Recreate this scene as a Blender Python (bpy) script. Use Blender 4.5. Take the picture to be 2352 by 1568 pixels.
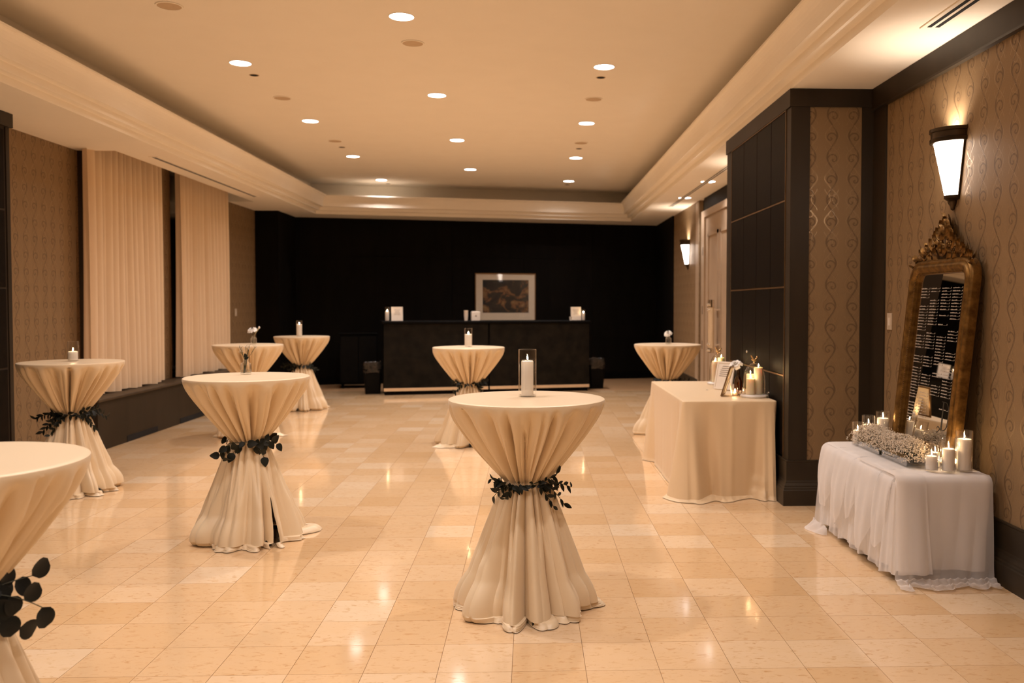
import bpy, math, random
import numpy as np
from mathutils import Vector, Matrix
PI = math.pi
SC = bpy.context.scene
COL = SC.collection
for _o in list(bpy.data.objects):
    bpy.data.objects.remove(_o, do_unlink=True)

# ------------------------------------------------------------------ camera
F_PX, YAW, PITCH, ROLL, PX, PY, CAM_H = 2054.112, .0352, .0335, .0010, 1291.365, 766.487, 1.5116
_f = Vector((math.sin(YAW) * math.cos(PITCH), math.cos(YAW) * math.cos(PITCH), -math.sin(PITCH)))
_r0 = Vector((math.cos(YAW), -math.sin(YAW), 0)); _u0 = _r0.cross(_f)
_r = _r0 * math.cos(ROLL) + _u0 * math.sin(ROLL); _u = -_r0 * math.sin(ROLL) + _u0 * math.cos(ROLL)
cd = bpy.data.cameras.new('camera'); cam = bpy.data.objects.new('camera', cd); COL.objects.link(cam)
cam.matrix_world = Matrix(((_r.x, _u.x, -_f.x, 0), (_r.y, _u.y, -_f.y, 0), (_r.z, _u.z, -_f.z, CAM_H), (0, 0, 0, 1)))
cd.sensor_width = 36; cd.sensor_fit = 'HORIZONTAL'; cd.lens = F_PX / 2352 * 36
cd.shift_x = (1176 - PX) / 2352; cd.shift_y = (PY - 784) / 2352
cd.clip_start = .05; cd.clip_end = 100
cd.dof.use_dof = True; cd.dof.focus_distance = 4.4; cd.dof.aperture_fstop = 2.8
SC.camera = cam

# ------------------------------------------------------------------ world, exposure
w = bpy.data.worlds.new('world'); SC.world = w; w.use_nodes = True
w.node_tree.nodes['Background'].inputs[0].default_value = (.02, .014, .009, 1)
w.node_tree.nodes['Background'].inputs[1].default_value = 0.0
SC.view_settings.view_transform = 'Standard'; SC.view_settings.look = 'None'
SC.view_settings.gamma = 1; SC.view_settings.use_curve_mapping = False
SC.view_settings.exposure = 0.26
LAMP = (1.0, .91, .90)          # colour of the recessed lamps
SPOT_W = 152.0

# ------------------------------------------------------------------ helpers
class MB:
    def __init__(s): s.v = []; s.f = []
    def add(s, vs, fs):
        b = len(s.v); s.v += [tuple(map(float, p)) for p in vs]; s.f += [tuple(b + i for i in f) for f in fs]; return s
    def box(s, x0, x1, y0, y1, z0, z1):
        return s.add([(x0,y0,z0),(x1,y0,z0),(x1,y1,z0),(x0,y1,z0),(x0,y0,z1),(x1,y0,z1),(x1,y1,z1),(x0,y1,z1)],
                     [(0,3,2,1),(4,5,6,7),(0,1,5,4),(1,2,6,5),(2,3,7,6),(3,0,4,7)])
    def bevbox(s, x0, x1, y0, y1, z0, z1, b):
        P = []
        for (o, z) in ((b, z0), (0, z0 + b), (0, z1 - b), (b, z1)):
            X0, X1, Y0, Y1 = x0 + o, x1 - o, y0 + o, y1 - o
            c = b * .6
            P += [(X0+c,Y0,z),(X1-c,Y0,z),(X1,Y0+c,z),(X1,Y1-c,z),(X1-c,Y1,z),(X0+c,Y1,z),(X0,Y1-c,z),(X0,Y0+c,z)]
        fs = [tuple(range(7, -1, -1)), tuple(range(24, 32))]
        for k in range(3):
            for i in range(8):
                j = (i + 1) % 8; fs.append((8*k+i, 8*k+j, 8*k+8+j, 8*k+8+i))
        return s.add(P, fs)
    def quad(s, a, b, c, d): return s.add([a, b, c, d], [(0, 1, 2, 3)])
    def grid(s, rows, closed=False):
        n = len(rows[0]); m = len(rows); vs = [p for r in rows for p in r]; fs = []
        for i in range(m - 1):
            for j in range(n if closed else n - 1):
                k = (j + 1) % n; fs.append((i*n+j, i*n+k, (i+1)*n+k, (i+1)*n+j))
        return s.add(vs, fs)
    def lathe(s, prof, n=24, c=(0, 0, 0), a0=0, a1=2*PI):
        full = abs(a1 - a0 - 2*PI) < 1e-6; m = n if full else n + 1
        rows = [[(c[0]+r*math.cos(a0+(a1-a0)*j/n), c[1]+r*math.sin(a0+(a1-a0)*j/n), c[2]+z) for j in range(m)] for r, z in prof]
        return s.grid(rows, full)
    def tube(s, path, r, n=6, caps=True, closed=False):
        P = [Vector(p) for p in path]; L = len(P); R = r if hasattr(r, '__len__') else [r]*L; rows = []; up = Vector((0, 0, 1)); nrm = None
        for i in range(L):
            d = (P[(i+1) % L] - P[i-1]) if closed else (P[min(i+1, L-1)] - P[max(i-1, 0)])
            d = d.normalized() if d.length > 1e-9 else Vector((0, 0, 1))
            if nrm is None: nrm = d.cross(up if abs(d.z) < .9 else Vector((1, 0, 0))).normalized()
            nrm = (nrm - d * nrm.dot(d)).normalized(); b = d.cross(nrm)
            rows.append([P[i] + (nrm*math.cos(2*PI*j/n) + b*math.sin(2*PI*j/n))*R[i] for j in range(n)])
        if closed: rows.append(rows[0])
        s.grid(rows, True)
        if caps and not closed:
            b0 = len(s.v); k = b0 - L*n
            s.f.append(tuple(k + j for j in range(n - 1, -1, -1))); s.f.append(tuple(b0 - n + j for j in range(n)))
        return s
    def ball(s, c, r, n=8, m=5, sz=1.0):
        return s.lathe([(r*math.sin(PI*i/m)+1e-5, -r*sz*math.cos(PI*i/m)) for i in range(m+1)], n, c)
    def prism(s, poly, y0, y1):                 # polygon in x,z extruded along y
        n = len(poly); vs = [(x, y0, z) for x, z in poly] + [(x, y1, z) for x, z in poly]
        return s.add(vs, [tuple(range(n)), tuple(range(2*n-1, n-1, -1))] + [(i, i+n, (i+1) % n + n, (i+1) % n) for i in range(n)])
    def mesh(s, name, mat, smooth=False):
        me = bpy.data.meshes.new(name); me.from_pydata(s.v, [], s.f); me.materials.append(mat)
        me.update()
        if smooth:
            me.polygons.foreach_set('use_smooth', [True]*len(me.polygons)); me.set_sharp_from_angle(angle=math.radians(smooth if smooth > 1 else 42))
        return me
    def build(s, name, mat, parent=None, smooth=False, loc=None):
        return link(name, s.mesh(name, mat, smooth), parent, loc)
def link(name, me, parent=None, loc=None):
    o = bpy.data.objects.new(name, me); COL.objects.link(o)
    if parent: o.parent = parent
    if loc: o.location = loc
    return o
def tag(o, label, cat, group=None):
    o['label'] = label; o['category'] = cat
    if group: o['group'] = group
    return o
def thing(name, label, cat, loc=(0, 0, 0), rotz=0, group=None):
    o = bpy.data.objects.new(name, None); COL.objects.link(o); o.location = loc; o.rotation_euler = (0, 0, rotz); o.empty_display_size = .1
    return tag(o, label, cat, group)
def struct(o, label=None):
    o['kind'] = 'structure'
    if label: o['label'] = label
    return o
def sroot(name, loc=(0, 0, 0), rotz=0, label=None):
    o = bpy.data.objects.new(name, None); COL.objects.link(o); o.location = loc; o.rotation_euler = (0, 0, rotz); return struct(o, label)
def sp(name, parent, energy, loc, size, blend, radius, col=LAMP, rot=(0, 0, 0)):
    l = bpy.data.lights.new(name, 'SPOT'); l.energy = energy; l.spot_size = math.radians(size); l.spot_blend = blend; l.shadow_soft_size = radius; l.color = col
    o = bpy.data.objects.new(name, l); COL.objects.link(o); o.parent = parent; o.location = loc; o.rotation_euler = rot; return o

# ------------------------------------------------------------------ node helper + materials
class NT:
    def __init__(s, name):
        s.m = bpy.data.materials.new(name); s.m.use_nodes = True; s.t = s.m.node_tree; s.t.nodes.clear()
        s.out = s.n('ShaderNodeOutputMaterial')
    def n(s, typ, **k):
        nd = s.t.nodes.new(typ)
        for a, b in k.items(): setattr(nd, a, b)
        return nd
    def put(s, sock, val):
        if hasattr(val, 'bl_idname') or isinstance(val, bpy.types.NodeSocket): s.t.links.new(val, sock)
        elif val is not None: sock.default_value = val
    def math(s, op, a, b=None, c=None):
        nd = s.n('ShaderNodeMath', operation=op)
        for i, x in enumerate((a, b, c)):
            if x is not None: s.put(nd.inputs[i], x)
        return nd.outputs[0]
    def mix(s, fac, a, b):
        nd = s.n('ShaderNodeMix', data_type='RGBA')
        s.put(nd.inputs[0], fac); s.put(nd.inputs[6], a); s.put(nd.inputs[7], b); return nd.outputs[2]
    def ramp(s, fac, stops):
        nd = s.n('ShaderNodeValToRGB'); e = nd.color_ramp.elements
        while len(e) < len(stops): e.new(.5)
        for i, (p, c) in enumerate(stops): e[i].position = p; e[i].color = (*c, 1) if len(c) == 3 else c
        s.put(nd.inputs[0], fac); return nd.outputs[0]
    def noise(s, vec, scale, detail=4, rough=.55, dist=0):
        nd = s.n('ShaderNodeTexNoise'); s.put(nd.inputs['Vector'], vec)
        nd.inputs['Scale'].default_value = scale; nd.inputs['Detail'].default_value = detail; nd.inputs['Roughness'].default_value = rough; nd.inputs['Distortion'].default_value = dist
        return nd.outputs[0]
    def pos(s): return s.n('ShaderNodeNewGeometry').outputs['Position']
    def scale(s, vec, sc):
        nd = s.n('ShaderNodeVectorMath', operation='MULTIPLY'); s.put(nd.inputs[0], vec); nd.inputs[1].default_value = sc; return nd.outputs[0]
    def sep(s, vec):
        nd = s.n('ShaderNodeSeparateXYZ'); s.put(nd.inputs[0], vec); return nd.outputs
    def pbsdf(s, col, rough=.5, metal=0, spec=.5, sheen=0, bump=None, bd=.002, coat=0, link=True, trans=0):
        p = s.n('ShaderNodeBsdfPrincipled'); s.put(p.inputs['Base Color'], col); s.put(p.inputs['Roughness'], rough); s.put(p.inputs['Metallic'], metal)
        s.put(p.inputs['Specular IOR Level'], spec); p.inputs['Sheen Weight'].default_value = sheen; p.inputs['Coat Weight'].default_value = coat
        p.inputs['Transmission Weight'].default_value = trans
        if bump is not None:
            b = s.n('ShaderNodeBump'); b.inputs['Strength'].default_value = .6; b.inputs['Distance'].default_value = bd
            s.put(b.inputs['Height'], bump); s.t.links.new(b.outputs[0], p.inputs['Normal'])
        if link: s.t.links.new(p.outputs[0], s.out.inputs[0])
        return p
def rgba(c): return (*c, 1)
def mottled(name, a, b, scale=8, rough=.5, metal=0, spec=.5, bump=0, sheen=0, stretch=(1, 1, 1), coat=0):
    t = NT(name); v = t.scale(t.pos(), stretch); nz = t.noise(v, scale)
    c = t.ramp(nz, [(.3, a), (.7, b)])
    t.pbsdf(c, rough, metal, spec, sheen, bump=t.noise(v, scale*6) if bump else None, bd=bump or .001, coat=coat)
    return t.m
def emis(name, col, strength, col2=None):
    t = NT(name); e = t.n('ShaderNodeEmission'); nz = t.noise(t.pos(), 12)
    t.put(e.inputs[0], t.mix(nz, rgba(col), rgba(col2 or col))); e.inputs[1].default_value = strength; t.t.links.new(e.outputs[0], t.out.inputs[0]); return t.m
def flame_mat():
    t = NT('candle_flame'); e = t.n('ShaderNodeEmission'); t.put(e.inputs[0], t.mix(t.noise(t.pos(), 40), rgba((1, .58, .24)), rgba((1, .74, .42)))); e.inputs[1].default_value = 110
    tr = t.n('ShaderNodeBsdfTransparent'); ad = t.n('ShaderNodeAddShader'); t.t.links.new(e.outputs[0], ad.inputs[0]); t.t.links.new(tr.outputs[0], ad.inputs[1]); t.t.links.new(ad.outputs[0], t.out.inputs[0]); return t.m
def thin_glass(name, tint=(1, 1, 1), gloss=1.0, f0=.055):
    t = NT(name); tr = t.n('ShaderNodeBsdfTransparent'); tr.inputs[0].default_value = rgba(tint)
    g = t.n('ShaderNodeBsdfGlossy'); g.inputs['Roughness'].default_value = .03; g.inputs[0].default_value = (gloss, gloss, gloss, 1)
    lw = t.n('ShaderNodeLayerWeight'); lw.inputs[0].default_value = .5
    fac = t.math('ADD', t.math('MULTIPLY', t.math('POWER', lw.outputs['Facing'], 3.0), .75), f0)
    nz = t.noise(t.pos(), 30); fac = t.math('MULTIPLY', fac, t.math('ADD', t.math('MULTIPLY', nz, .2), .9))
    mx = t.n('ShaderNodeMixShader'); t.put(mx.inputs[0], fac); t.t.links.new(tr.outputs[0], mx.inputs[1]); t.t.links.new(g.outputs[0], mx.inputs[2]); t.t.links.new(mx.outputs[0], t.out.inputs[0]); return t.m
def cloth_mat(name, a, b, rough=.45, spec=.4, sheen=.2, transl=0, alpha=1.0, weave=900):
    t = NT(name); v = t.pos(); nz = t.noise(v, 6); c = t.mix(nz, rgba(a), rgba(b))
    p = t.pbsdf(c, rough, 0, spec, sheen, bump=t.noise(v, weave, 1), bd=.0004, link=False); sh = p.outputs[0]
    if transl:
        tl = t.n('ShaderNodeBsdfTranslucent'); t.put(tl.inputs[0], c); mx = t.n('ShaderNodeMixShader'); mx.inputs[0].default_value = transl
        t.t.links.new(sh, mx.inputs[1]); t.t.links.new(tl.outputs[0], mx.inputs[2]); sh = mx.outputs[0]
    if alpha < 1:
        tr = t.n('ShaderNodeBsdfTransparent'); mx = t.n('ShaderNodeMixShader')
        lw = t.n('ShaderNodeLayerWeight'); lw.inputs[0].default_value = .3
        t.put(mx.inputs[0], t.math('MINIMUM', t.math('ADD', t.math('MULTIPLY', lw.outputs['Facing'], .6), alpha), 1.0))
        t.t.links.new(tr.outputs[0], mx.inputs[1]); t.t.links.new(sh, mx.inputs[2]); sh = mx.outputs[0]
    t.t.links.new(sh, t.out.inputs[0]); return t.m

TILE = .3048; TX0, TY0 = .2273, 5.7687      # tile grid origin (a grout crossing)
def floor_mat():
    t = NT('marble_tile'); P = t.pos(); X, Y, Z = t.sep(P)
    ix = t.math('FLOOR', t.math('DIVIDE', t.math('SUBTRACT', X, TX0), TILE)); iy = t.math('FLOOR', t.math('DIVIDE', t.math('SUBTRACT', Y, TY0), TILE))
    cv = t.n('ShaderNodeCombineXYZ'); t.put(cv.inputs[0], ix); t.put(cv.inputs[1], iy)
    wn = t.n('ShaderNodeTexWhiteNoise', noise_dimensions='2D'); t.put(wn.inputs['Vector'], cv.outputs[0]); rnd = wn.outputs[0]
    off = t.n('ShaderNodeVectorMath', operation='MULTIPLY_ADD'); t.put(off.inputs[0], wn.outputs[1]); off.inputs[1].default_value = (9, 9, 9)
    t.put(off.inputs[2], t.scale(P, (1.0, 2.3, 1)))
    v = off.outputs[0]
    base = t.ramp(rnd, [(0, (.66, .43, .225)), (.3, (.71, .485, .275)), (.75, (.75, .53, .32)), (.9, (.78, .585, .38)), (1, (.80, .63, .44))])
    big = t.noise(v, 4, 5, .6); fine = t.noise(v, 22, 6, .65, .6)
    c = t.mix(t.math('MULTIPLY', big, .5), base, rgba((.72, .46, .21)))
    vein = t.ramp(fine, [(.56, (0, 0, 0)), (.70, (1, 1, 1))]); c = t.mix(t.math('MULTIPLY', vein, .68), c, rgba((.50, .25, .075)))
    v2 = t.ramp(t.noise(v, 9, 6, .7, 1.2), [(.60, (0, 0, 0)), (.72, (1, 1, 1))]); c = t.mix(t.math('MULTIPLY', v2, .62), c, rgba((.55, .28, .09)))
    wv = t.math('ADD', t.math('MULTIPLY', t.noise(P, 3, 2), .08), .05)
    t.pbsdf(c, wv, 0, .5); return t.m

def wallpaper_mat():
    t = NT('scroll_wallpaper'); P = t.pos(); X, Y, Z = t.sep(P); M = t.math
    u = M('SUBTRACT', M('ADD', X, Y), .047); s = M('DIVIDE', u, .162); i = M('FLOOR', s); fx = M('MULTIPLY', M('SUBTRACT', M('FRACT', s), .5), .162)
    mir = M('SUBTRACT', 1.0, M('MULTIPLY', 2.0, M('FLOORED_MODULO', i, 2.0))); x = M('MULTIPLY', fx, mir)
    wv = M('DIVIDE', M('ADD', Z, .158), .158); k = M('FLOOR', wv); fr = M('SUBTRACT', M('FRACT', wv), .5); sg = M('SUBTRACT', 1.0, M('MULTIPLY', 2.0, M('FLOORED_MODULO', k, 2.0)))
    cosv = M('COSINE', M('MULTIPLY', fr, PI)); xc = M('MULTIPLY', M('MULTIPLY', cosv, sg), .037)
    def line(d, wdt): return M('SMOOTH_MIN', M('MAXIMUM', M('MULTIPLY', M('SUBTRACT', wdt, M('ABSOLUTE', d)), 1/(.35*wdt)), 0.0), 1.0, .05)
    d1 = line(M('SUBTRACT', x, xc), .0078)
    xr = M('ADD', x, M('MULTIPLY', sg, .010)); zr = M('ADD', M('MULTIPLY', fr, .158), .017)
    rr = M('SQRT', M('ADD', M('MULTIPLY', xr, xr), M('MULTIPLY', zr, zr)))
    th = M('ARCTAN2', zr, M('MULTIPLY', M('MULTIPLY', xr, sg), -1.0))
    d2 = line(M('SUBTRACT', rr, M('ADD', M('MULTIPLY', th, .0062), .025)), .0055)
    d3 = M('MULTIPLY', line(rr, .0085), .8)
    dark = M('MAXIMUM', M('MAXIMUM', d1, d2), d3)
    # finer pale vine between the dark ones
    x2 = M('MULTIPLY', M('MULTIPLY', cosv, sg), -.055); l1 = line(M('SUBTRACT', x, x2), .0022)
    x3 = M('ADD', M('MULTIPLY', M('MULTIPLY', M('COSINE', M('MULTIPLY', fr, 2*PI)), sg), .022), .03); l2 = line(M('SUBTRACT', M('ABSOLUTE', x), x3), .0020)
    zr2 = M('SUBTRACT', M('MULTIPLY', fr, .158), .05); rr2 = M('SQRT', M('ADD', M('MULTIPLY', x, x), M('MULTIPLY', zr2, zr2))); l3 = line(M('SUBTRACT', rr2, .022), .0020)
    pale = M('MAXIMUM', M('MAXIMUM', l1, l2), l3)
    nz = t.noise(P, 160, 2); base = t.mix(nz, rgba((.24, .150, .070)), rgba((.285, .184, .090)))
    c = t.mix(M('MULTIPLY', dark, .62), base, rgba((.10, .058, .028)))
    c = t.mix(M('MULTIPLY', pale, .42), c, rgba((.44, .30, .17)))
    ro = M('SUBTRACT', .62, M('MULTIPLY', pale, .32)); t.pbsdf(c, ro, M('MULTIPLY', pale, .5), .45); return t.m

M = {}
M['tile'] = floor_mat()
M['grout'] = mottled('grout', (.30, .17, .075), (.38, .22, .10), 40, .8)
M['wallpaper'] = wallpaper_mat()
M['ceiling'] = mottled('ceiling_paint', (.95, .86, .72), (.97, .88, .74), 3, .9, bump=.0003)
M['cover'] = mottled('cover_paint', (.60, .44, .27), (.66, .49, .31), 20, .6)
M['trim'] = mottled('dark_stained_wood', (.026, .018, .010), (.038, .026, .015), 5, .5, spec=.25, stretch=(1, 1, .15))
M['mould'] = mottled('dark_wood_moulding', (.027, .019, .011), (.040, .029, .017), 6, .4, spec=.3)
M['leather'] = mottled('black_brown_panel', (.006, .004, .0025), (.010, .007, .0045), 14, .5, spec=.07, bump=.0006)
M['bronze'] = mottled('bronze_strip', (.20, .115, .05), (.27, .165, .075), 10, .38, metal=.75)
M['gold_kick'] = mottled('brass_kick_plate', (.80, .62, .42), (.86, .68, .47), 6, .35, metal=.6)
M['backwall'] = mottled('dark_veneer', (.0035, .0025, .0015), (.006, .0045, .003), 7, .7, spec=.08, stretch=(1, 1, .2))
M['barpanel'] = mottled('mottled_bar_panel', (.004, .0032, .002), (.013, .010, .006), 7, .6, spec=.1)
M['black'] = mottled('black_paint', (.0015, .0012, .001), (.003, .0025, .002), 20, .6, spec=.08)
M['blackplastic'] = mottled('black_plastic', (.002, .0018, .0015), (.004, .0035, .003), 20, .5, spec=.1)
M['liner'] = mottled('bin_liner_film', (.02, .017, .013), (.05, .04, .03), 30, .22)
M['curtain'] = cloth_mat('curtain_fabric', (.88, .67, .44), (.92, .71, .48), .7, .2, .3, .15)
M['satin'] = cloth_mat('champagne_satin', (.81, .635, .405), (.84, .665, .435), .33, .5, .15, 0)
M['satin2'] = cloth_mat('champagne_poly', (.78, .585, .35), (.81, .61, .375), .45, .4, .12, 0)
M['whitecloth'] = cloth_mat('white_cotton', (.88, .83, .77), (.91, .86, .81), .7, .25, .2, 0)
M['chiffon'] = cloth_mat('white_chiffon', (.93, .90, .87), (.96, .93, .90), .7, .2, .3, .4, alpha=.55)
M['wax'] = mottled('candle_wax', (.85, .77, .66), (.90, .83, .73), 12, .5)
def lit_wax():
    t = NT('ivory_wax'); c = t.mix(t.noise(t.pos(), 12), rgba((.88, .76, .58)), rgba((.92, .82, .65))); p = t.pbsdf(c, .5)
    p.inputs['Subsurface Weight'].default_value = .7; p.inputs['Subsurface Radius'].default_value = (1, .55, .3); p.inputs['Subsurface Scale'].default_value = .03; return t.m
M['waxlit'] = lit_wax()
M['wick'] = mottled('charred_wick', (.01, .008, .006), (.02, .015, .01), 60, .9)
M['flame'] = flame_mat()
M['glass'] = thin_glass('clear_glass')
M['brownglass'] = thin_glass('amber_glass', (.55, .30, .08), .9)
M['domeglass'] = thin_glass('dome_glass', (.97, .93, .86))
M['water'] = thin_glass('still_water', (.93, .92, .86), .8, .02)
M['artglass'] = thin_glass('picture_glazing', (.95, .95, .95), 1.0, .03)
M['lens'] = emis('downlight_lens', (1, .93, .88), 14, (1, .95, .91))
M['reflector'] = mottled('reflector_metal', (.85, .8, .74), (.9, .85, .8), 10, .3, metal=.4)
M['shade'] = emis('frosted_shade_glow', (1, .82, .68), 11.0, (1, .86, .74))
M['darkbronze'] = mottled('dark_bronze', (.055, .038, .022), (.085, .058, .034), 20, .3, metal=.8)
M['plate'] = mottled('ivory_plate', (.62, .50, .36), (.66, .54, .4), 20, .4)
M['doorpaint'] = mottled('door_paint', (.42, .31, .205), (.47, .35, .235), 4, .4)
M['chrome'] = mottled('polished_chrome', (.8, .76, .7), (.88, .84, .78), 10, .08, metal=1)
M['frosted'] = mottled('frosted_cream_glass', (.62, .47, .29), (.7, .54, .35), 8, .3)
M['gold'] = mottled('gilt_wood', (.10, .048, .010), (.27, .145, .034), 26, .42, metal=.75, bump=.0008)
M['golddark'] = mottled('antique_gilt', (.045, .020, .004), (.26, .135, .032), 40, .32, metal=.7, bump=.001)
M['mahogany'] = mottled('red_brown_wood', (.05, .018, .008), (.08, .03, .013), 14, .4)
M['mirror'] = mottled('mirror_silver', (.62, .6, .56), (.66, .64, .6), 1, .015, metal=1)
M['white'] = mottled('white_print', (.50, .43, .35), (.56, .48, .4), 30, .6)
M['ink'] = mottled('black_ink', (.006, .005, .005), (.01, .009, .008), 30, .4)
M['paper'] = mottled('white_card', (.80, .70, .58), (.84, .75, .63), 20, .6)
M['print'] = mottled('grey_print', (.16, .12, .09), (.24, .18, .13), 60, .6)
M['mat'] = mottled('picture_mount', (.84, .72, .55), (.88, .76, .58), 8, .8)
M['leaf'] = mottled('dark_leaf', (.004, .006, .003), (.009, .012, .006), 40, .45, spec=.3)
M['leaf2'] = mottled('broad_leaf', (.006, .008, .0035), (.014, .016, .008), 30, .5, spec=.3)
M['leaf3'] = mottled('eucalyptus_leaf', (.004, .006, .005), (.008, .011, .009), 30, .5, spec=.3)
M['stem'] = mottled('green_stem', (.035, .04, .015), (.07, .07, .03), 40, .5)
M['petal'] = mottled('white_petal', (.86, .80, .70), (.92, .87, .78), 30, .6)
M['breath'] = mottled('gypsophila_blossom', (.66, .54, .40), (.82, .72, .58), 90, .7)
M['marble'] = mottled('white_marble', (.72, .66, .6), (.84, .79, .73), 9, .25)
M['brassbird'] = mottled('brass_knob', (.65, .42, .18), (.75, .52, .25), 12, .25, metal=.9)
M['darkmetal'] = mottled('black_metal', (.01, .009, .008), (.018, .016, .014), 12, .35, metal=.6)
M['slot'] = mottled('slot_interior_shade', (.004, .003, .002), (.006, .005, .004), 12, .9)  # black interior and shade of vents and pin spots, painted as one flat colour
M['darkglass'] = mottled('night_window_glass', (.004, .004, .005), (.007, .006, .006), 2, .08)
def art_mat():
    t = NT('abstract_print'); v = t.scale(t.pos(), (3.0, 3.0, 3.4)); n1 = t.noise(v, 1.6, 6, .6, .8); n2 = t.noise(v, 4, 5, .6, 1.5)
    c = t.ramp(n1, [(.40, (.010, .012, .012)), (.52, (.03, .028, .022)), (.58, (.30, .13, .045)), (.68, (.42, .27, .11))])
    c = t.mix(t.math('MULTIPLY', n2, .55), c, rgba((.008, .011, .013))); t.pbsdf(c, .5); return t.m
M['art'] = art_mat()

# ================================================================== FLOOR
XL, XR, YF, YB = -4.74, 2.565, -3.2, 18.3
floor = sroot('floor', label='polished cream marble tile floor')
MB().box(-5.1, 2.95, YF, 18.6, -.06, -.0035).build('grout_bed', M['grout'], floor)
def px_of(p):
    d = Vector(p) - Vector((0, 0, CAM_H)); z = d.dot(_f)
    if z < .3: return None
    return PX + F_PX*d.dot(_r)/z, PY - F_PX*d.dot(_u)/z
cells = []
for c in range(-18, 9):
    for r in range(-42, 32):
        x0 = TX0 + c*TILE; y0 = TY0 + r*TILE
        if x0 + TILE < -4.76 or x0 > 2.62 or y0 < YF or y0 > 18.2: continue
        q = px_of((x0+.15, y0+.15, 0)); sz = 0
        if q and -60 < q[0] < 2412 and 700 < q[1] < 1620: sz = 1/max(y0, .5)
        cells.append((sz, x0, y0))
cells.sort(key=lambda a: -a[0])
G = .0011
tm = MB().box(G, TILE-G, G, TILE-G, -.012, 0).mesh('tile', M['tile'])
far = MB()
for k, (sz, x0, y0) in enumerate(cells):
    whole = x0 + TILE < 2.60 and x0 > -4.78
    if k < 300 and sz > 0 and whole: link('tile', tm, floor, (x0, y0, 0))
    else:
        a, b = max(x0+G, -4.9), min(x0+TILE-G, 2.62)
        far.add([(a,y0+G,0),(b,y0+G,0),(b,y0+TILE-G,0),(a,y0+TILE-G,0),(a,y0+G,-.006),(b,y0+G,-.006),(b,y0+TILE-G,-.006),(a,y0+TILE-G,-.006)],
                [(0,1,2,3),(0,4,5,1),(1,5,6,2),(2,6,7,3),(3,7,4,0)])
fo = far.build('tile_field', M['tile'], floor); fo['kind'] = 'stuff'

# ================================================================== CEILING TRAY
ZS, ZC = 3.108, 3.70
BS = .2033
def trap(o, ob=None):
    ob = o if ob is None else ob
    l, r = -3.82 + o, 1.934 - o
    yb = lambda x: 16.12 + (x + 3.82)*BS - ob*1.02
    return [(l, -1.4 + o), (r, -1.4 + o), (r, yb(r)), (l, yb(l))]
prof = [(0, ZS), (0, 3.168), (.08, 3.168), (.08, 3.228), (.16, 3.228), (.16, 3.288)]
prof += [(.16 + .065*(1-math.cos(a)), 3.288 + .122*math.sin(a)) for a in (.26, .52, .79, 1.05, 1.31, 1.57)]
prof += [(.225, 3.428), (.20, 3.430), (.17, 3.36)]
cm = MB(); rows = [[(x, y, z) for x, y in trap(o)] for o, z in prof]
rows.append([(x, y, 3.36) for x, y in trap(-.2, -.5)]); rows.append([(x, y, ZC) for x, y in trap(-.2, -.5)])
vs = []; n = 4
tr_ = MB()
for i in range(len(rows) - 1):
    for j in range(4):
        k = (j+1) % 4; (tr_ if i >= len(prof)-2 else cm).quad(rows[i][j], rows[i+1][j], rows[i+1][k], rows[i][k])
cm.quad(*[(x, y, ZC) for x, y in trap(-.2, -.5)][::-1])
tr_.build('cove_trough', M['ceiling'], None)['kind'] = 'structure'
ceil = struct(cm.build('ceiling', M['ceiling']), 'cream tray ceiling with stepped cove moulding')
T0 = trap(0)
so = MB()
xw, xe = -5.1, 2.95
so.quad((xw, YF, ZS), (xe, YF, ZS), (xe, T0[0][1], ZS), (xw, T0[0][1], ZS))
so.quad((T0[1][0], T0[1][1], ZS), (xe, T0[1][1], ZS), (xe, T0[2][1], ZS), (T0[1][0], T0[2][1], ZS))
PK0, PK1, PX1 = 9.58, 14.27, -4.345      # curtain pocket
so.quad((xw, T0[0][1], ZS), (T0[0][0], T0[0][1], ZS), (T0[0][0], PK0, ZS), (xw, PK0, ZS))
so.quad((PX1, PK0, ZS), (T0[0][0], PK0, ZS), (T0[0][0], PK1, ZS), (PX1, PK1, ZS))
so.quad((xw, PK1, ZS), (T0[0][0], PK1, ZS), (T0[0][0], T0[3][1], ZS), (xw, T0[3][1], ZS))
so.add([(xw, T0[3][1], ZS), (T0[3][0], T0[3][1], ZS), (T0[2][0], T0[2][1], ZS), (xe, T0[2][1], ZS), (xe, 18.9, ZS), (xw, 18.9, ZS)], [(0, 1, 2, 3, 4, 5)])
so.quad((xw, PK0, ZS), (PX1, PK0, ZS), (PX1, PK0, 3.5), (xw, PK0, 3.5)); so.quad((xw, PK1, ZS), (PX1, PK1, ZS), (PX1, PK1, 3.5), (xw, PK1, 3.5))
so.quad((PX1, PK0, ZS), (PX1, PK1, ZS), (PX1, PK1, 3.5), (PX1, PK0, 3.5)); so.quad((xw, PK0, 3.5), (PX1, PK0, 3.5), (PX1, PK1, 3.5), (xw, PK1, 3.5))
struct(so.build('ceiling_soffit', M['ceiling']), 'cream lowered soffit around the tray')

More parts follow.
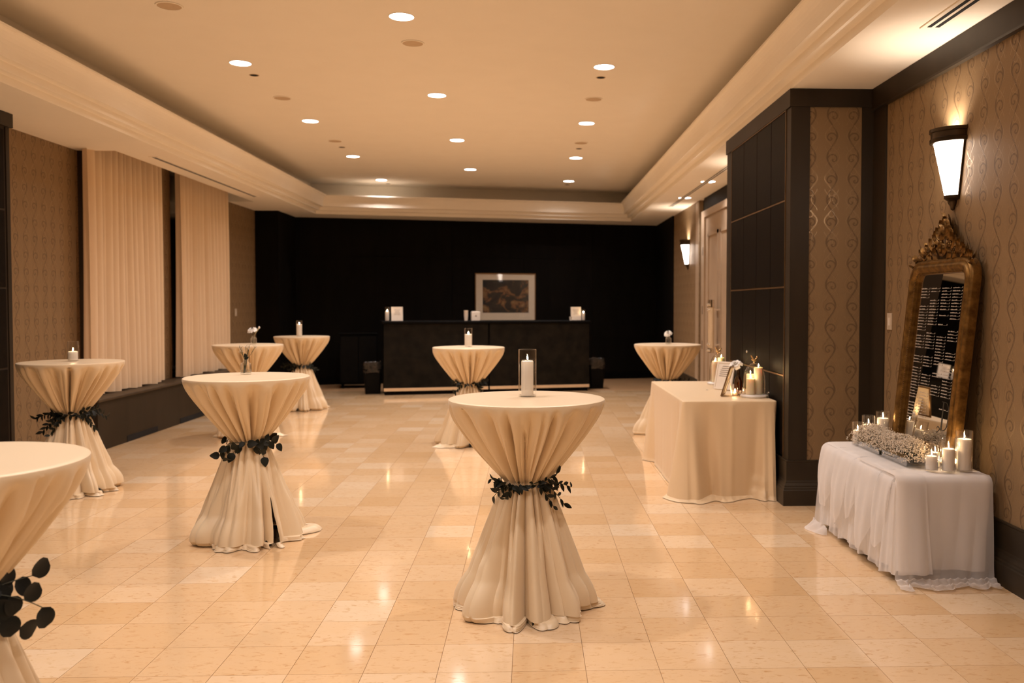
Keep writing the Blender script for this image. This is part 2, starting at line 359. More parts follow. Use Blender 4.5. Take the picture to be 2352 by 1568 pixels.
# ================================================================== WALLS
# --- right wall, front stretch with wallpaper
wr = sroot('wall_right', label='tan scroll wallpaper wall on the right')
MB().box(XR, XR+.2, YF, 6.66, 0, ZS).build('wallpaper', M['wallpaper'], wr)
MB().box(XR-.028, XR, YF, 6.63, 2.955, ZS-.001).build('crown_board', M['trim'], wr)
MB().box(XR-.034, XR, YF, 6.63, 2.943, 2.957).build('crown_bead', M['mould'], wr)
MB().box(XR-.014, XR, 6.39, 6.63, .339, 2.945).build('corner_stile', M['trim'], wr)
def base_profile(d=.0):
    return [(0, 0), (.042, 0), (.042, .115), (.036, .122), (.036, .132), (.030, .14), (.030, .150), (.018, .168), (.016, .18), (.012, .185), (.012, .325), (.015, .331), (.014, .338), (0, .339)]
bp = base_profile()
struct(MB().prism([(XR - d, z) for d, z in bp], YF, 6.60).build('baseboard_right', M['mould']), 'dark moulded baseboard')
# --- pier (column) on the right
pier = sroot('wall_pier', label='dark wood pier with wallpaper front and leather side panels')
PX0, PY0, PY1 = 1.932, 6.633, 8.78
MB().box(PX0+.01, XR+.2, PY0+.01, PY1, 0, ZS-.002).build('core', M['trim'], pier)
MB().box(2.074, 2.466, PY0-.002, PY0+.01, .3, 2.975).build('wallpaper_panel', M['wallpaper'], pier)
MB().box(PX0+.002, 2.074, PY0-.012, PY0+.01, .339, 2.975).build('stile', M['trim'], pier)
MB().box(2.466, XR, PY0-.012, PY0+.01, .339, 2.975).build('stile', M['trim'], pier)
MB().box(PX0-.010, XR, PY0-.021, PY0+.01, 2.975, ZS-.003).build('top_rail', M['trim'], pier)
MB().box(PX0-.012, PX0+.01, PY0-.019, PY1+.012, 2.975, ZS-.002).build('side_top_rail', M['trim'], pier)
MB().box(PX0, PX0+.01, PY0-.010, 6.742, .339, 2.975).build('side_stile', M['trim'], pier)
MB().box(PX0, PX0+.01, 8.575, PY1+.006, .339, 2.975).build('side_stile', M['trim'], pier)
rb = MB()
for sgn, pts in ((1, [(d, z) for d, z in bp]),):
    rows = [[(PX0 - d, PY1, z), (PX0 - d, PY0 - d, z), (XR - .0, PY0 - d, z)] for d, z in pts]; rb.grid(rows)
rb.build('base_moulding', M['mould'], pier)
ys = [6.747, 7.155, 7.607, 8.076, 8.569]; zs = [.345, .965, 1.640, 2.295, 2.970]
for i in range(4):
    for j in range(4):
        MB().bevbox(PX0-.004, PX0+.012, ys[i]+.004, ys[i+1]-.004, zs[j]+.009, zs[j+1]-.006, .004).build('panel', M['leather'], pier)
for z in zs[1:4]: MB().box(PX0-.006, PX0+.01, ys[0], ys[4], z-.006, z+.006).build('strip', M['bronze'], pier)
for y in (ys[0], ys[4]): MB().box(PX0-.007, PX0+.01, y-.005, y+.003, .34, 2.978).build('strip', M['bronze'], pier)
MB().box(PX0-.007, PX0+.01, ys[0], ys[4], 2.968, 2.978).build('strip', M['bronze'], pier)
# --- right wall beyond the pier
wrr = sroot('wall_right_rear', label='right wall beyond the pier')
XQ = 2.60
MB().box(XQ, XQ+.2, 8.7, 11.30, 0, ZS).build('wallpaper', M['wallpaper'], wrr)
MB().box(XQ, XQ+.2, 13.76, 16.2, 0, ZS).build('wallpaper', M['wallpaper'], wrr)
MB().box(XQ+.06, XQ+.2, 11.30, 13.76, 0, ZS).build('door_recess', M['black'], wrr)
MB().box(XQ-.03, XQ+.2, 16.2, 18.5, 0, ZS).build('dark_panelling', M['backwall'], wrr)
MB().box(XQ-.012, XQ, 13.77, 14.0, .02, ZS-.02).build('edge_trim', M['doorpaint'], wrr)
MB().prism([(XQ - d, z) for d, z in bp], 13.8, 16.2).build('base_moulding', M['mould'], wrr)
door = sroot('door_1', (XQ, 0, 0), label='tan panelled door with tall twin pull handles')
MB().box(-.02, .05, 13.28, 13.50, 0, 2.80).build('jamb', M['doorpaint'], door)
MB().box(-.02, .05, 11.30, 13.50, 2.80, 2.90).build('header', M['doorpaint'], door)
MB().box(.02, .05, 11.30, 13.50, 2.90, ZS-.002).build('transom_panel', M['leather'], door)
MB().box(.005, .05, 11.30, 13.27, .01, 2.795).build('leaf', M['doorpaint'], door)
for y0, y1 in ((11.5, 12.2), (12.36, 13.06)):
    m = MB(); m.box(-.012, .006, y0, y0+.05, .25, 2.55); m.box(-.012, .006, y1-.05, y1, .25, 2.55); m.box(-.012, .006, y0, y1, 2.50, 2.55); m.box(-.012, .006, y0, y1, .25, .30)
    m.build('panel_frame', M['doorpaint'], door)
for z in (.9, 1.42, 2.3): MB().box(-.024, -.018, 13.36, 13.385, z-.06, z+.06).build('hinge', M['darkbronze'], door)
for y in (12.22, 12.33):
    h = MB().lathe([(.001, .90), (.030, .90), (.030, 1.47), (.001, 1.47)], 14, (-.11, y, 0)).build('pull_handle', M['frosted'], door, True)
    for za, zb in ((.84, .905), (1.465, 1.57)): MB().lathe([(.001, za), (.033, za), (.033, zb), (.001, zb)], 14, (-.11, y, 0)).build('handle_cap', M['chrome'], h, True)
    for z in (.95, 1.43): MB().tube([(-.11, y, z), (0, y, z)], .014, 8).build('handle_mount', M['chrome'], h, True)
    for z in (.87, .95, 1.43, 1.50): MB().ball((-.145, y, z), .018, 8, 6).build('handle_stud', M['chrome'], h, True)
# --- back wall (slightly skewed)
A = Vector((-4.27, 16.733)); B = Vector((2.62, 18.24)); BANG = math.atan2(B.y-A.y, B.x-A.x); BL = (B-A).length
wb = sroot('wall_back', (A.x, A.y, 0), BANG, 'near-black veneer panelled back wall')
MB().box(-.6, BL+.2, .012, .2, 0, ZS).build('backing', M['black'], wb)
for i in range(5):
    for z0, z1 in ((.12, .80), (.80, 1.70), (1.70, 2.40), (2.40, ZS-.002)):
        MB().box(i*BL/5+.003, (i+1)*BL/5-.003, 0, .014, z0+.003, z1-.003).build('panel', M['backwall'], wb)
MB().box(0, BL, -.02, .012, 0, .12).build('base_board', M['black'], wb)
# --- left wall
wl = sroot('wall_left', label='tan scroll wallpaper wall on the left with curtained windows')
MB().box(XL-.2, XL, 7.4, 9.58, 0, ZS).build('wallpaper', M['wallpaper'], wl)
MB().box(XL-.2, XL, 11.67, 11.98, .5, 3.49).build('window_pier', M['wallpaper'], wl)
MB().box(XL-.2, XL, 14.27, 15.62, 0, ZS).build('wallpaper', M['wallpaper'], wl)
MB().box(XL-.2, XL, YF, 7.4, 0, ZS).build('plain_panel', M['trim'], wl)
MB().box(-4.9, -4.34, 15.60, 17.4, 0, ZS).build('corner_pier', M['backwall'], wl)
MB().box(XL-.005, XL+.012, 14.27, 15.6, 0, .12).build('base_moulding', M['mould'], wl)
MB().box(XL, XL+.012, 7.78, 9.2, 0, .12).build('base_moulding', M['mould'], wl)
pl_ = sroot('wall_pier_left', label='dark panelled pier by the wallpaper')
MB().box(XL, -4.405, 4.6, 7.74, 0, ZS-.03).build('core', M['trim'], pl_)
MB().box(XL, -4.375, 4.6, 7.775, 2.99, ZS-.002).build('crown_board', M['mould'], pl_)
for j in range(4):
    for y0 in (4.7, 5.45, 6.2, 6.95): MB().bevbox(-4.41, -4.398, y0+.004, y0+.72, zs[j]+.008, zs[j+1]-.008, .003).build('panel', M['leather'], pl_)
MB().box(-4.41, -4.395, 7.70, 7.75, 0, 2.99).build('edge_strip', M['trim'], pl_)
for n_, (y0, y1) in enumerate(((9.58, 11.67), (11.98, 14.27))):
    wn_ = sroot('window_%d' % (n_+1), label='dark night window behind the sheer curtain')
    MB().box(-5.02, -5.0, y0, y1, .5, 3.49).build('pane', M['darkglass'], wn_)
    for a, b in ((y0, y0+.06), ((y0+y1)/2-.03, (y0+y1)/2+.03), (y1-.06, y1)): MB().box(-5.0, -4.95, a, b, .5, 3.49).build('mullion', M['black'], wn_)
    MB().box(-5.0, -4.95, y0, y1, .5, .56).build('bottom_rail', M['black'], wn_)
# radiator bench below the windows
bench = sroot('trim_1', label='dark window bench with pale sill')
MB().box(XL, -4.40, 9.22, 14.27, 0, .505).build('bench_front', M['trim'], bench)
MB().bevbox(XL, -4.375, 9.20, 14.29, .505, .532, .005).build('sill', mottled('bench_sill', (.06, .04, .022), (.08, .055, .031), 6, .5, spec=.2), bench)
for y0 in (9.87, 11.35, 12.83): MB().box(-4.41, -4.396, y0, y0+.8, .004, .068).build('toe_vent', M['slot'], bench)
# front wall behind the camera
wf = struct(MB().box(-5.1, 2.95, YF-.2, YF, 0, ZS).build('wall_front', M['wallpaper']), 'wall behind the viewpoint')

# ================================================================== CEILING FIXTURES
def downlight(x, y, z, label, group, energy=SPOT_W, r=.094, off=None):
    t = thing(off + '_downlight_offscreen' if off else 'downlight', label, 'downlight', (x, y, z), 0, group)
    MB().lathe([(r+.008, -.001), (r+.006, -.004), (r, -.004), (r-.003, .0)], 28).build('trim_ring', M['ceiling'], t, True)
    MB().lathe([(r, -.003), (r, -.0005)], 28).build('rim', M['reflector'], t, True)
    MB().lathe([(.0005, -.0022), (r-.002, -.0022)], 28).build(off + '_lens_offscreen' if off else 'lens', M['lens'], t)
    sp(off + '_lamp_offscreen' if off else 'lamp', t, energy, (0, 0, -.012), 138, 1.0, .05)
    return t
XROW = {'window': -2.643, 'middle': -.985, 'pier': .678}
NY = {'window': [8.325, 10.91, 13.49, 16.02], 'middle': [6.94, 9.52, 12.10, 14.71], 'pier': [8.325, 10.91, 13.49, 16.03]}
ORD = ['nearest the dark back wall', 'second from the dark back wall', 'third from the dark back wall', 'fourth from the dark back wall', 'fifth from the dark back wall', 'sixth from the dark back wall', 'seventh from the dark back wall']
for row, yy in NY.items():
    names = {'window': 'window-side row', 'middle': 'middle row', 'pier': 'pier-side row'}[row]
    for k in range(7):
        y = yy[3-k] if k < 4 else yy[0] - 2.585*(k-3)
        e = SPOT_W*(.3 if row == 'window' and k == 0 else 1 if k < 4 else .8)
        downlight(XROW[row], y, ZC, 'glowing round ceiling downlight, %s, %s' % (names, ORD[k]), 'tray ceiling downlights', e, off=None if k < 4 else '%s_row_%s' % (row, ('fifth', 'sixth', 'seventh')[k-4]))
for k, y in enumerate((13.44, 11.66)): downlight(2.314, y, ZS, 'glowing round soffit downlight over the door side, ' + ORD[k], 'soffit downlights', SPOT_W*.30)
for x, y, l in ((-2.65, 8.75, 'beside the first window-side downlight'), (.678, 8.71, 'beside the first pier-side downlight'), (-2.64, 12.70, 'between two window-side downlights'),
             (.681, 12.68, 'between two pier-side downlights'), (-2.6, 16.5, 'past the last window-side downlight'), (.672, 16.5, 'past the last pier-side downlight')):
    t = thing('pin_spot', 'small unlit black pin spot in the ceiling ' + l, 'pin spot', (x, y, ZC), 0, 'unlit pin spots')
    MB().lathe([(.048, -.001), (.046, -.003), (.038, -.003)], 20).build('trim_ring', M['cover'], t, True)
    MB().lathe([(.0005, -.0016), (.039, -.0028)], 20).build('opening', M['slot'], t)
for x, y, l in ((-2.656, 6.75, 'ahead of the window-side lights'), (-.99, 7.63, 'in the middle row'), (-2.643, 9.70, 'between the first window-side lights'), (.672, 9.62, 'between the first pier-side lights'),
             (-2.63, 12.21, 'by the third window-side light'), (.681, 12.22, 'by the third pier-side light')):
    t = thing('ceiling_speaker', 'flush round tan ceiling speaker cover ' + l, 'ceiling speaker', (x, y, ZC), 0, 'flush ceiling speakers')
    MB().lathe([(.098, -.001), (.096, -.006), (.085, -.007)], 28).build('rim', M['ceiling'], t, True)
    MB().lathe([(.0005, -.005), (.086, -.006)], 28).build('grille', M['cover'], t)
# linear slot diffusers
t = thing('slot_diffuser', 'long narrow dark slot diffuser in the soffit by the curtains', 'air vent', (-4.10, 9.92, ZS), .0)
MB().box(-.05, .05, 0, 3.65, -.006, -.001).build('frame', M['ceiling'], t)
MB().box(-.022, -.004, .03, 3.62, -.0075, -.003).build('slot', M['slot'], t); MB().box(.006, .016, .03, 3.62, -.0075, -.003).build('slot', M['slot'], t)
t = thing('slot_diffuser', 'narrow dark slot diffuser in the soffit running past the door lights', 'air vent', (2.29, 9.9, ZS))
MB().box(-.04, .04, 0, 4.75, -.006, -.001).build('frame', M['ceiling'], t)
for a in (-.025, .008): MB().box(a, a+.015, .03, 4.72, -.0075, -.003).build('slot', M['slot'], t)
t = thing('slot_diffuser', 'double slot ceiling vent with raised cream frame over the wall mirror', 'air vent', (2.308, 3.9, ZS))
m = MB(); m.box(-.062, .062, 0, 1.25, -.008, -.001); m.build('frame', M['ceiling'], t)
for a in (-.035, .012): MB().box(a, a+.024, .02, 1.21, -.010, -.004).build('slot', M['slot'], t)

# ================================================================== SCONCES
def sconce(y, xw, label):
    t = thing('wall_sconce', label, 'wall lamp', (xw, y, 2.08), 0, 'half-cone wall sconces')
    a0, a1 = PI/2, 3*PI/2
    MB().lathe([(.058, .085), (.128, .42)], 22, (0, 0, 0), a0, a1).build('shade', M['shade'], t, True)
    MB().lathe([(.132, .40), (.146, .402), (.148, .425), (.140, .43), (.140, .462), (.150, .466), (.150, .485), (.136, .487)], 22, (0, 0, 0), a0, a1).build('top_band', M['darkbronze'], t, True)
    MB().lathe([(.001, .058), (.044, .058), (.062, .072), (.062, .088), (.054, .09)], 22, (0, 0, 0), a0, a1).build('bottom_cap', M['darkbronze'], t, True)
    MB().lathe([(.001, -.002), (.012, .004), (.014, .02), (.03, .045), (.03, .06)], 16, (-.012, 0, 0), 0, 2*PI).build('finial', M['darkbronze'], t, True)
    m = MB(); m.add([(-.004, -.150, .487), (-.004, .150, .487), (-.004, .062, .06), (-.004, -.062, .06), (0, -.150, .487), (0, .150, .487), (0, .062, .06), (0, -.062, .06)], [(0,1,2,3),(0,4,5,1),(1,5,6,2),(2,6,7,3),(3,7,4,0)])
    m.build('back_plate', M['darkbronze'], t)
    for s_ in (-1, 1): MB().tube([(-.008, s_*.132, .43), (-.008, s_*.062, .08)], .005, 6).build('side_rib', M['darkbronze'], t)
    sp('lamp_up', t, 19, (-.055, 0, .43), 120, .8, .03, (1, .84, .70), (PI, 0, 0))
    return t
sconce(5.35, XR, 'lit frosted half-cone sconce on the wallpaper above the gilt mirror')
sconce(14.70, XQ, 'lit frosted half-cone sconce between the door and the dark back wall')
sconce(9.95, XQ, 'lit half-cone sconce hidden behind the dark pier')

# wall plates
def plate(x, y, z, s, label):
    t = thing('light_switch', label, 'light switch', (x, y, z))
    m = MB(); m.bevbox(-.004, .004, -.038, .038, -.06, .06, .002); pp = m.build('plate', M['plate'], t)
    MB().box(s*.004-.002, s*.004+.002, -.012, .012, -.028, .028).build('rocker', M['paper'], pp)
plate(XR-.004, 6.30, 1.388, -1, 'ivory switch plate on the right wallpaper beside the dark pier')
plate(XL+.004, 14.55, 1.37, 1, 'ivory switch plate on the wallpaper past the second curtain')

# ================================================================== CURTAINS
def curtain(y0, y1, seed, label):
    rg = np.random.RandomState(seed); n = 260; yy = np.linspace(0, 1, n); nf = int((y1-y0)/.125)
    knots = np.concatenate([[0], np.sort((np.arange(1, nf)+rg.uniform(-.3, .3, nf-1))/nf), [1]])
    ph = np.interp(yy, knots, np.arange(nf+1)); amp = np.interp(yy, knots, rg.uniform(.6, 1.15, nf+1))
    rows = []
    for iz, tz in enumerate(np.linspace(0, 1, 26)):
        z = 3.47 + (.548-3.47)*tz; a = .042*(1+.25*tz)
        prof_ = a*amp*(np.cos(2*PI*ph)) + .012*np.sin(2*PI*ph*2.0+seed) + .010*np.sin(3*tz+7*yy)
        y = y0 + (y1-y0)*yy + .018*np.sin(2*PI*ph+1.3)*(.5+tz) + .03*tz*(yy-.35)
        zz = z + (.012*np.sin(ph*1.7+seed) if tz > .99 else 0)
        rows.append([(-4.60+prof_[j], y[j], zz if np.isscalar(zz) else zz[j]) for j in range(n)])
    o = MB().grid(rows).build('curtain', M['curtain'], None, True)
    return tag(o, label, 'curtain', 'full-length window curtains')
curtain(9.41, 11.26, 3, 'pale pleated curtain over the first window, nearer the dark pier')
curtain(11.80, 13.62, 8, 'pale pleated curtain over the second window, nearer the dark back wall')

# ================================================================== COCKTAIL TABLES
ZT = 1.0445; RT = .3875
def fold_phase(rg, n, th, jit=.3):
    k = (np.arange(n) + rg.uniform(-jit, jit, n))/n*2*PI
    kk = np.concatenate([[k[-1]-2*PI], k, [k[0]+2*PI]]); ii = np.arange(-1, n+1)
    t_ = (th - k[0]) % (2*PI) + k[0]
    ph = np.interp(t_, kk, ii); am = np.interp(t_, kk, np.concatenate([[0], rg.uniform(.55, 1.2, n), [0]]))
    a = rg.uniform(.5, 1.25, n); a = np.concatenate([[a[-1]], a, [a[0]]]); am = np.interp(t_, kk, a)
    return ph, am
def cocktail_cloth(cx, cy, seed, label, slit=None, zw=.64, pud=.10):
    rg = np.random.RandomState(seed); n = 336; th = np.arange(n)/n*2*PI
    pu, au = fold_phase(rg, 19, th, .36); pu2, au2 = fold_phase(rg, 37, th, .35); plw, al = fold_phase(rg, 10, th, .34); pl2, al2 = fold_phase(rg, 27, th, .35)
    ridge = lambda p: np.abs(np.cos(PI*p))**.7
    fu, fu2, fl, fl2 = ridge(pu), ridge(pu2), .5*ridge(plw)+.5*(.5+.5*np.cos(2*PI*plw)), ridge(pl2)
    c, s = np.cos(th), np.sin(th)
    nz = lambda f, k: sum(rg.uniform(.4, 1)*np.sin(q*th+rg.uniform(0, 6.28)) for q in range(1, f+1))/k
    rw = .104; rb = .285*(1+.06*nz(3, 1.6))
    rows = []; tl = []
    sd = None if slit is None else (th-slit+PI) % (2*PI)-PI
    def put(r, z, t_=0, dth=0):
        if sd is not None and t_ > .55: dth = dth + .065*((t_-.55)/.45)**1.3*np.where(sd >= 0, 1, -1)*np.exp(-np.abs(sd)/.22)
        z = np.broadcast_to(z, (n,)); r = np.broadcast_to(r, (n,)); cc, ss = np.cos(th+dth), np.sin(th+dth)
        rows.append([(r[j]*cc[j], r[j]*ss[j], z[j]) for j in range(n)]); tl.append(t_)
    for r in (.0006, .1, .2, .3, .36, RT-.006): put(r, ZT)
    put(RT-.0015, ZT-.003); put(RT, ZT-.010)
    rim = .5+.5*fu
    put(RT-.001-.004*(1-rim), ZT-.022)
    tw = rg.uniform(-.25, .25); lean = nz(3, 3.0)*.18
    cre = [((k+rg.uniform(-.4, .4))/20*2*PI, rg.uniform(.016, .046), rg.uniform(.028, .055), rg.uniform(-.12, .12), rg.uniform(-.1, .3)) for k in range(20)]
    def crease(t_):
        d = np.zeros(n)
        for a, dp, wd, dr, st in cre:
            dd = (th-a-dr*t_+PI) % (2*PI)-PI; g = max(0, min(1, (t_-st)*5))*min(1, (1.15-t_)*3); d -= dp*g*np.exp(-(dd/wd)**2)*(1+.9*np.tanh(dd/wd*1.5))
        return d
    for t_ in np.linspace(0.03, 1, 36):
        r = RT*(1-(1-rw/RT)*t_**1.2); A_ = min(.074*math.sin(min(1, t_*4.2)*PI/2), .46*r)
        d = A_*au*(fu-.80) + .42*A_*(.35+.65*t_)*au2*(fu2-.72)
        d = d + crease(t_)*min(1, r/.2)
        put(np.maximum(r + d, .03), ZT-.022-(ZT-.022-zw)*t_, 0, (tw+lean)*t_*t_)
    for dz in (-.008, -.018): put(rw+.10*rw*(fu-.6)*2, zw+dz, 0, tw+lean)
    p1 = nz(4, 2.2); p2 = nz(7, 3.2)
    for t_ in np.linspace(.04, 1, 46):
        r = rw + (rb-rw)*t_**.88; sm = min(1, t_*1.6); A_ = np.minimum(.036+.075*t_, .42*r)
        f_ = (1-sm)*(fu-.6) + sm*((fl-.5)*al*1.15 + .24*(fl2-.6)*al2)
        belly = .030*math.sin(PI*.75*min(1, max(0, (t_-.74)/.26)))*np.clip(.6-p1, .1, 1.3)
        put(np.maximum(r + A_*f_ + belly, .04), zw-.018-(zw-.018-.030)*t_, t_, (tw+lean)*(1-t_*.6)+.05*t_*p2)
    last = np.array([math.hypot(p[0], p[1]) for p in rows[-1]])
    qq = np.clip(.10+p1*.75+p2*.8, -.32, 1.1); pd = np.where(qq > 0, pud*np.abs(qq)**1.15, pud*.8*qq); hb = .026*np.clip(.5+nz(9, 3), 0, 1.4)
    for s_ in np.linspace(.12, 1, 10):
        z = .030*(1-s_)**2 + .0045 + hb*math.sin(PI*s_)*(.4+.6*s_)*np.clip(pd/.05, 0, 1)
        put(last + pd*s_, z, 1.0, .05*p2 + .10*s_*nz(5, 3.5)*.2)
    m = MB(); vs = [p for r in rows for p in r]; fs = []; L = len(rows)
    for i in range(L-1):
        for j in range(n):
            if slit is not None:
                if tl[i] > .55 and sd[j] < 0 <= sd[(j+1) % n] and abs(sd[j]) < 1: continue
            k = (j+1) % n; fs.append((i*n+j, (i+1)*n+j, (i+1)*n+k, i*n+k))
    m.add(vs, fs)
    o = m.build('tablecloth', M['satin'], None, True, (cx, cy, 0))
    return tag(o, label, 'tablecloth', 'tied champagne tablecloths')
def cocktail_table(cx, cy, label, rot=0.5):
    t = thing('cocktail_table', label, 'table', (cx, cy, 0), rot, 'standing cocktail tables')
    MB().lathe([(.001, ZT-.028), (RT-.010, ZT-.028), (RT-.006, ZT-.02), (RT-.006, ZT-.004), (.001, ZT-.004)], 40).build('table_top', M['darkmetal'], t, True)
    MB().lathe([(.028, .06), (.028, ZT-.03)], 16).build('pole', M['darkmetal'], t, True)
    for k in range(4):
        a = k*PI/2; ft = MB().tube([(.02*math.cos(a), .02*math.sin(a), .055), (.27*math.cos(a), .27*math.sin(a), .03), (.30*math.cos(a), .30*math.sin(a), .014)], [.016, .013, .011], 8).build('foot', M['darkmetal'], t, True)
    return t
# --- leaves and garlands
def leaf_mesh(kind):
    L, W, mat = {'ruscus': (.046, .0100, 'leaf'), 'broad': (.062, .024, 'leaf2'), 'round': (.062, .031, 'leaf3')}[kind]
    rows = []; N = 7
    for i in range(N+1):
        s_ = i/N
        wd = {'ruscus': math.sin(PI*s_**.8)**.9, 'broad': (math.sin(PI*s_**.7))**.8, 'round': math.sqrt(max(0, 1-(2*s_-1)**2))}[kind]*W
        bend = -.18*L*s_*s_; rows.append([(L*s_, -wd, bend+.25*wd), (L*s_, 0, bend), (L*s_, wd, bend+.25*wd)])
    m = MB().grid(rows)
    return m.mesh('leaf', M[mat], True)
LEAF = {k: leaf_mesh(k) for k in ('ruscus', 'broad', 'round')}
def put_leaf(parent, p, d, nrm, kind, sc):
    d = Vector(d).normalized(); nrm = Vector(nrm); y = nrm.cross(d)
    y = y.normalized() if y.length > 1e-4 else Vector((0, 1, 0)); z = d.cross(y)
    o = link('leaf', LEAF[kind], parent)
    o.matrix_local = Matrix(((d.x*sc, y.x*sc, z.x*sc, p[0]), (d.y*sc, y.y*sc, z.y*sc, p[1]), (d.z*sc, y.z*sc, z.z*sc, p[2]), (0, 0, 0, 1)))
def garland(cx, cy, seed, kind, nring, sprigs, label, zw=.632, face=None, sc=1.0):
    rg = random.Random(seed); face = math.atan2(-cy, -cx) if face is None else face
    g = thing('leaf_garland', label, 'garland', (cx, cy, zw), 0, 'leaf garlands tied round the tables')
    R = .128; ring = [(R*math.cos(a), R*math.sin(a), .012*math.sin(3*a+seed)+.006*math.sin(5*a)) for a in [2*PI*k/40 for k in range(40)]]
    vn = MB().tube(ring, .0028, 5, closed=True).build('vine', M['stem'], g, True)
    for k in range(nring):
        a = face + rg.choice((-1, 1))*rg.uniform(.15, 1.5) if k % 4 else face + rg.uniform(-1.7, 1.7)
        o_ = Vector((math.cos(a), math.sin(a), 0)); tn = Vector((-math.sin(a), math.cos(a), 0)); p = o_*(R+rg.uniform(0, .012)) + Vector((0, 0, rg.uniform(-.012, .014)))
        d = o_*rg.uniform(.15, .6) + tn*rg.uniform(-1, 1) + Vector((0, 0, rg.uniform(-1.1, .35)))
        put_leaf(vn, p, d, o_ + Vector((0, 0, .5)) + tn*rg.uniform(-.4, .4), kind, sc*rg.uniform(.75, 1.15))
    for (off, outw, up, ln, nl) in sprigs:
        a = face + off; o_ = Vector((math.cos(a), math.sin(a), 0)); tn = Vector((-math.sin(a), math.cos(a), 0))*(1 if off > 0 else -1)
        d0 = (tn*.9 + o_*outw + Vector((0, 0, up))).normalized(); path = []
        for i in range(8):
            s_ = i/7; path.append(o_*R + d0*ln*s_ + Vector((0, 0, -.35*ln*s_*s_ if up <= .2 else -.12*ln*s_*s_)))
        sg_ = MB().tube(path, .0016, 4).build('sprig', M['stem'], g, True)
        for i in range(nl):
            s_ = min(1, (i+rg.uniform(.4, 1.0))/nl) if i < nl-1 else 1.0; q = s_*7; i0 = min(6, int(q)); p = path[i0].lerp(path[i0+1], q-i0); tg = (path[i0+1]-path[i0]).normalized()
            side = Vector((0, 0, 1)).cross(tg).normalized()*0.3 + Vector((0, 0, 1))
            d = tg*rg.uniform(.3, 1.0) + side*(1 if i % 2 else -1)*rg.uniform(.4, 1.1) + Vector((0, 0, rg.uniform(-.7, .1))) + o_*rg.uniform(-.2, .5)
            put_leaf(sg_, p, d, o_ + Vector((0, 0, rg.uniform(-.3, .3))), kind, sc*rg.uniform(.85, 1.1))
    return g
TABLES = [  # x, y, seed, what stands out
    (-.020, 4.428, 11, 'with the tall candle, alone on open floor'),
    (-1.818, 5.793, 22, 'with filler blossoms, tied with broad leaves'),
    (-3.682, 7.298, 35, 'with the short candle, beside the first curtain'),
    (-3.219, 10.298, 41, 'with the round bloom, by the second curtain'),
    (-3.275, 12.914, 57, 'with a candle, closest to the black cabinet'),
    (-.670, 9.678, 63, 'with a candle, in front of the dark bar'),
    (1.589, 10.337, 78, 'with a rose, behind the draped guest table'),
    (-1.736, 2.694, 86, 'with bare top, tied with eucalyptus')]
for i, (x, y, sd, ds) in enumerate(TABLES):
    fa = math.atan2(-y, -x); slit = fa+.42 if i == 1 else None
    cocktail_table(x, y, 'round cocktail table under its cloth ' + ds, (slit if slit else fa+.12+.3*i))
    cocktail_cloth(x, y, sd, 'champagne satin cloth on the table ' + ds, slit, pud=(.10 if i else .075))
GN = ['garland of small pointed dark leaves around the table with the tall glass-sheathed candle', 'garland of broad dark leaves around the table with tiny filler blossoms',
      'bushy pointed-leaf garland around the table with the short candle', 'leaf garland around the table with the round bloom by the second curtain',
      'leaf garland around the table closest to the black cabinet', 'leaf garland around the table in front of the dark bar',
      'leaf garland around the table behind the draped guest table', 'round eucalyptus garland around the bare-topped table']
T = TABLES
garland(T[0][0], T[0][1], 5, 'ruscus', 46, [(-.9, .3, .28, .09, 7), (-.75, .2, -.35, .09, 7), (-.4, .3, -.7, .07, 6), (.55, .35, .8, .10, 6), (.75, .25, .15, .15, 8), (.45, .35, -.9, .10, 6), (.8, .3, -.6, .12, 6)], GN[0])
garland(T[1][0], T[1][1], 6, 'broad', 9, [(-.8, .25, -.5, .10, 4), (.6, .2, .15, .11, 5), (.2, .3, -.8, .09, 3), (-.3, .4, -.8, .10, 4)], GN[1])
garland(T[2][0], T[2][1], 7, 'ruscus', 52, [(-.9, .2, .15, .20, 12), (-.7, .2, -.5, .16, 12), (-.4, .3, -.9, .15, 10), (.7, .3, .4, .12, 9), (.9, .2, .1, .19, 10), (.5, .3, -.8, .13, 10), (.2, .3, .6, .08, 6)], GN[2], sc=1.15)
garland(T[3][0], T[3][1], 8, 'ruscus', 24, [(-.8, .2, -.3, .14, 8), (.7, .2, -.3, .14, 8)], GN[3], sc=1.1)
garland(T[4][0], T[4][1], 9, 'ruscus', 36, [(-1.0, .2, .2, .22, 10), (-.7, .3, -.5, .18, 10), (-.5, .3, -.9, .15, 8), (.7, .2, -.2, .12, 8)], GN[4], sc=1.35)
garland(T[5][0], T[5][1], 10, 'ruscus', 34, [(-.7, .3, .4, .10, 7), (-.5, .2, -.7, .12, 8), (.6, .3, .3, .12, 8), (.6, .2, -.7, .14, 9)], GN[5], zw=.66, sc=1.2)
garland(T[6][0], T[6][1], 12, 'ruscus', 24, [(.9, .2, .15, .22, 10), (.6, .3, -.3, .16, 9)], GN[6], sc=1.4)
garland(T[7][0], T[7][1], 13, 'round', 12, [(.75, .4, .25, .14, 4), (.6, .4, -.1, .17, 5), (.5, .3, -.6, .14, 4)], GN[7], zw=.66, sc=1.05)

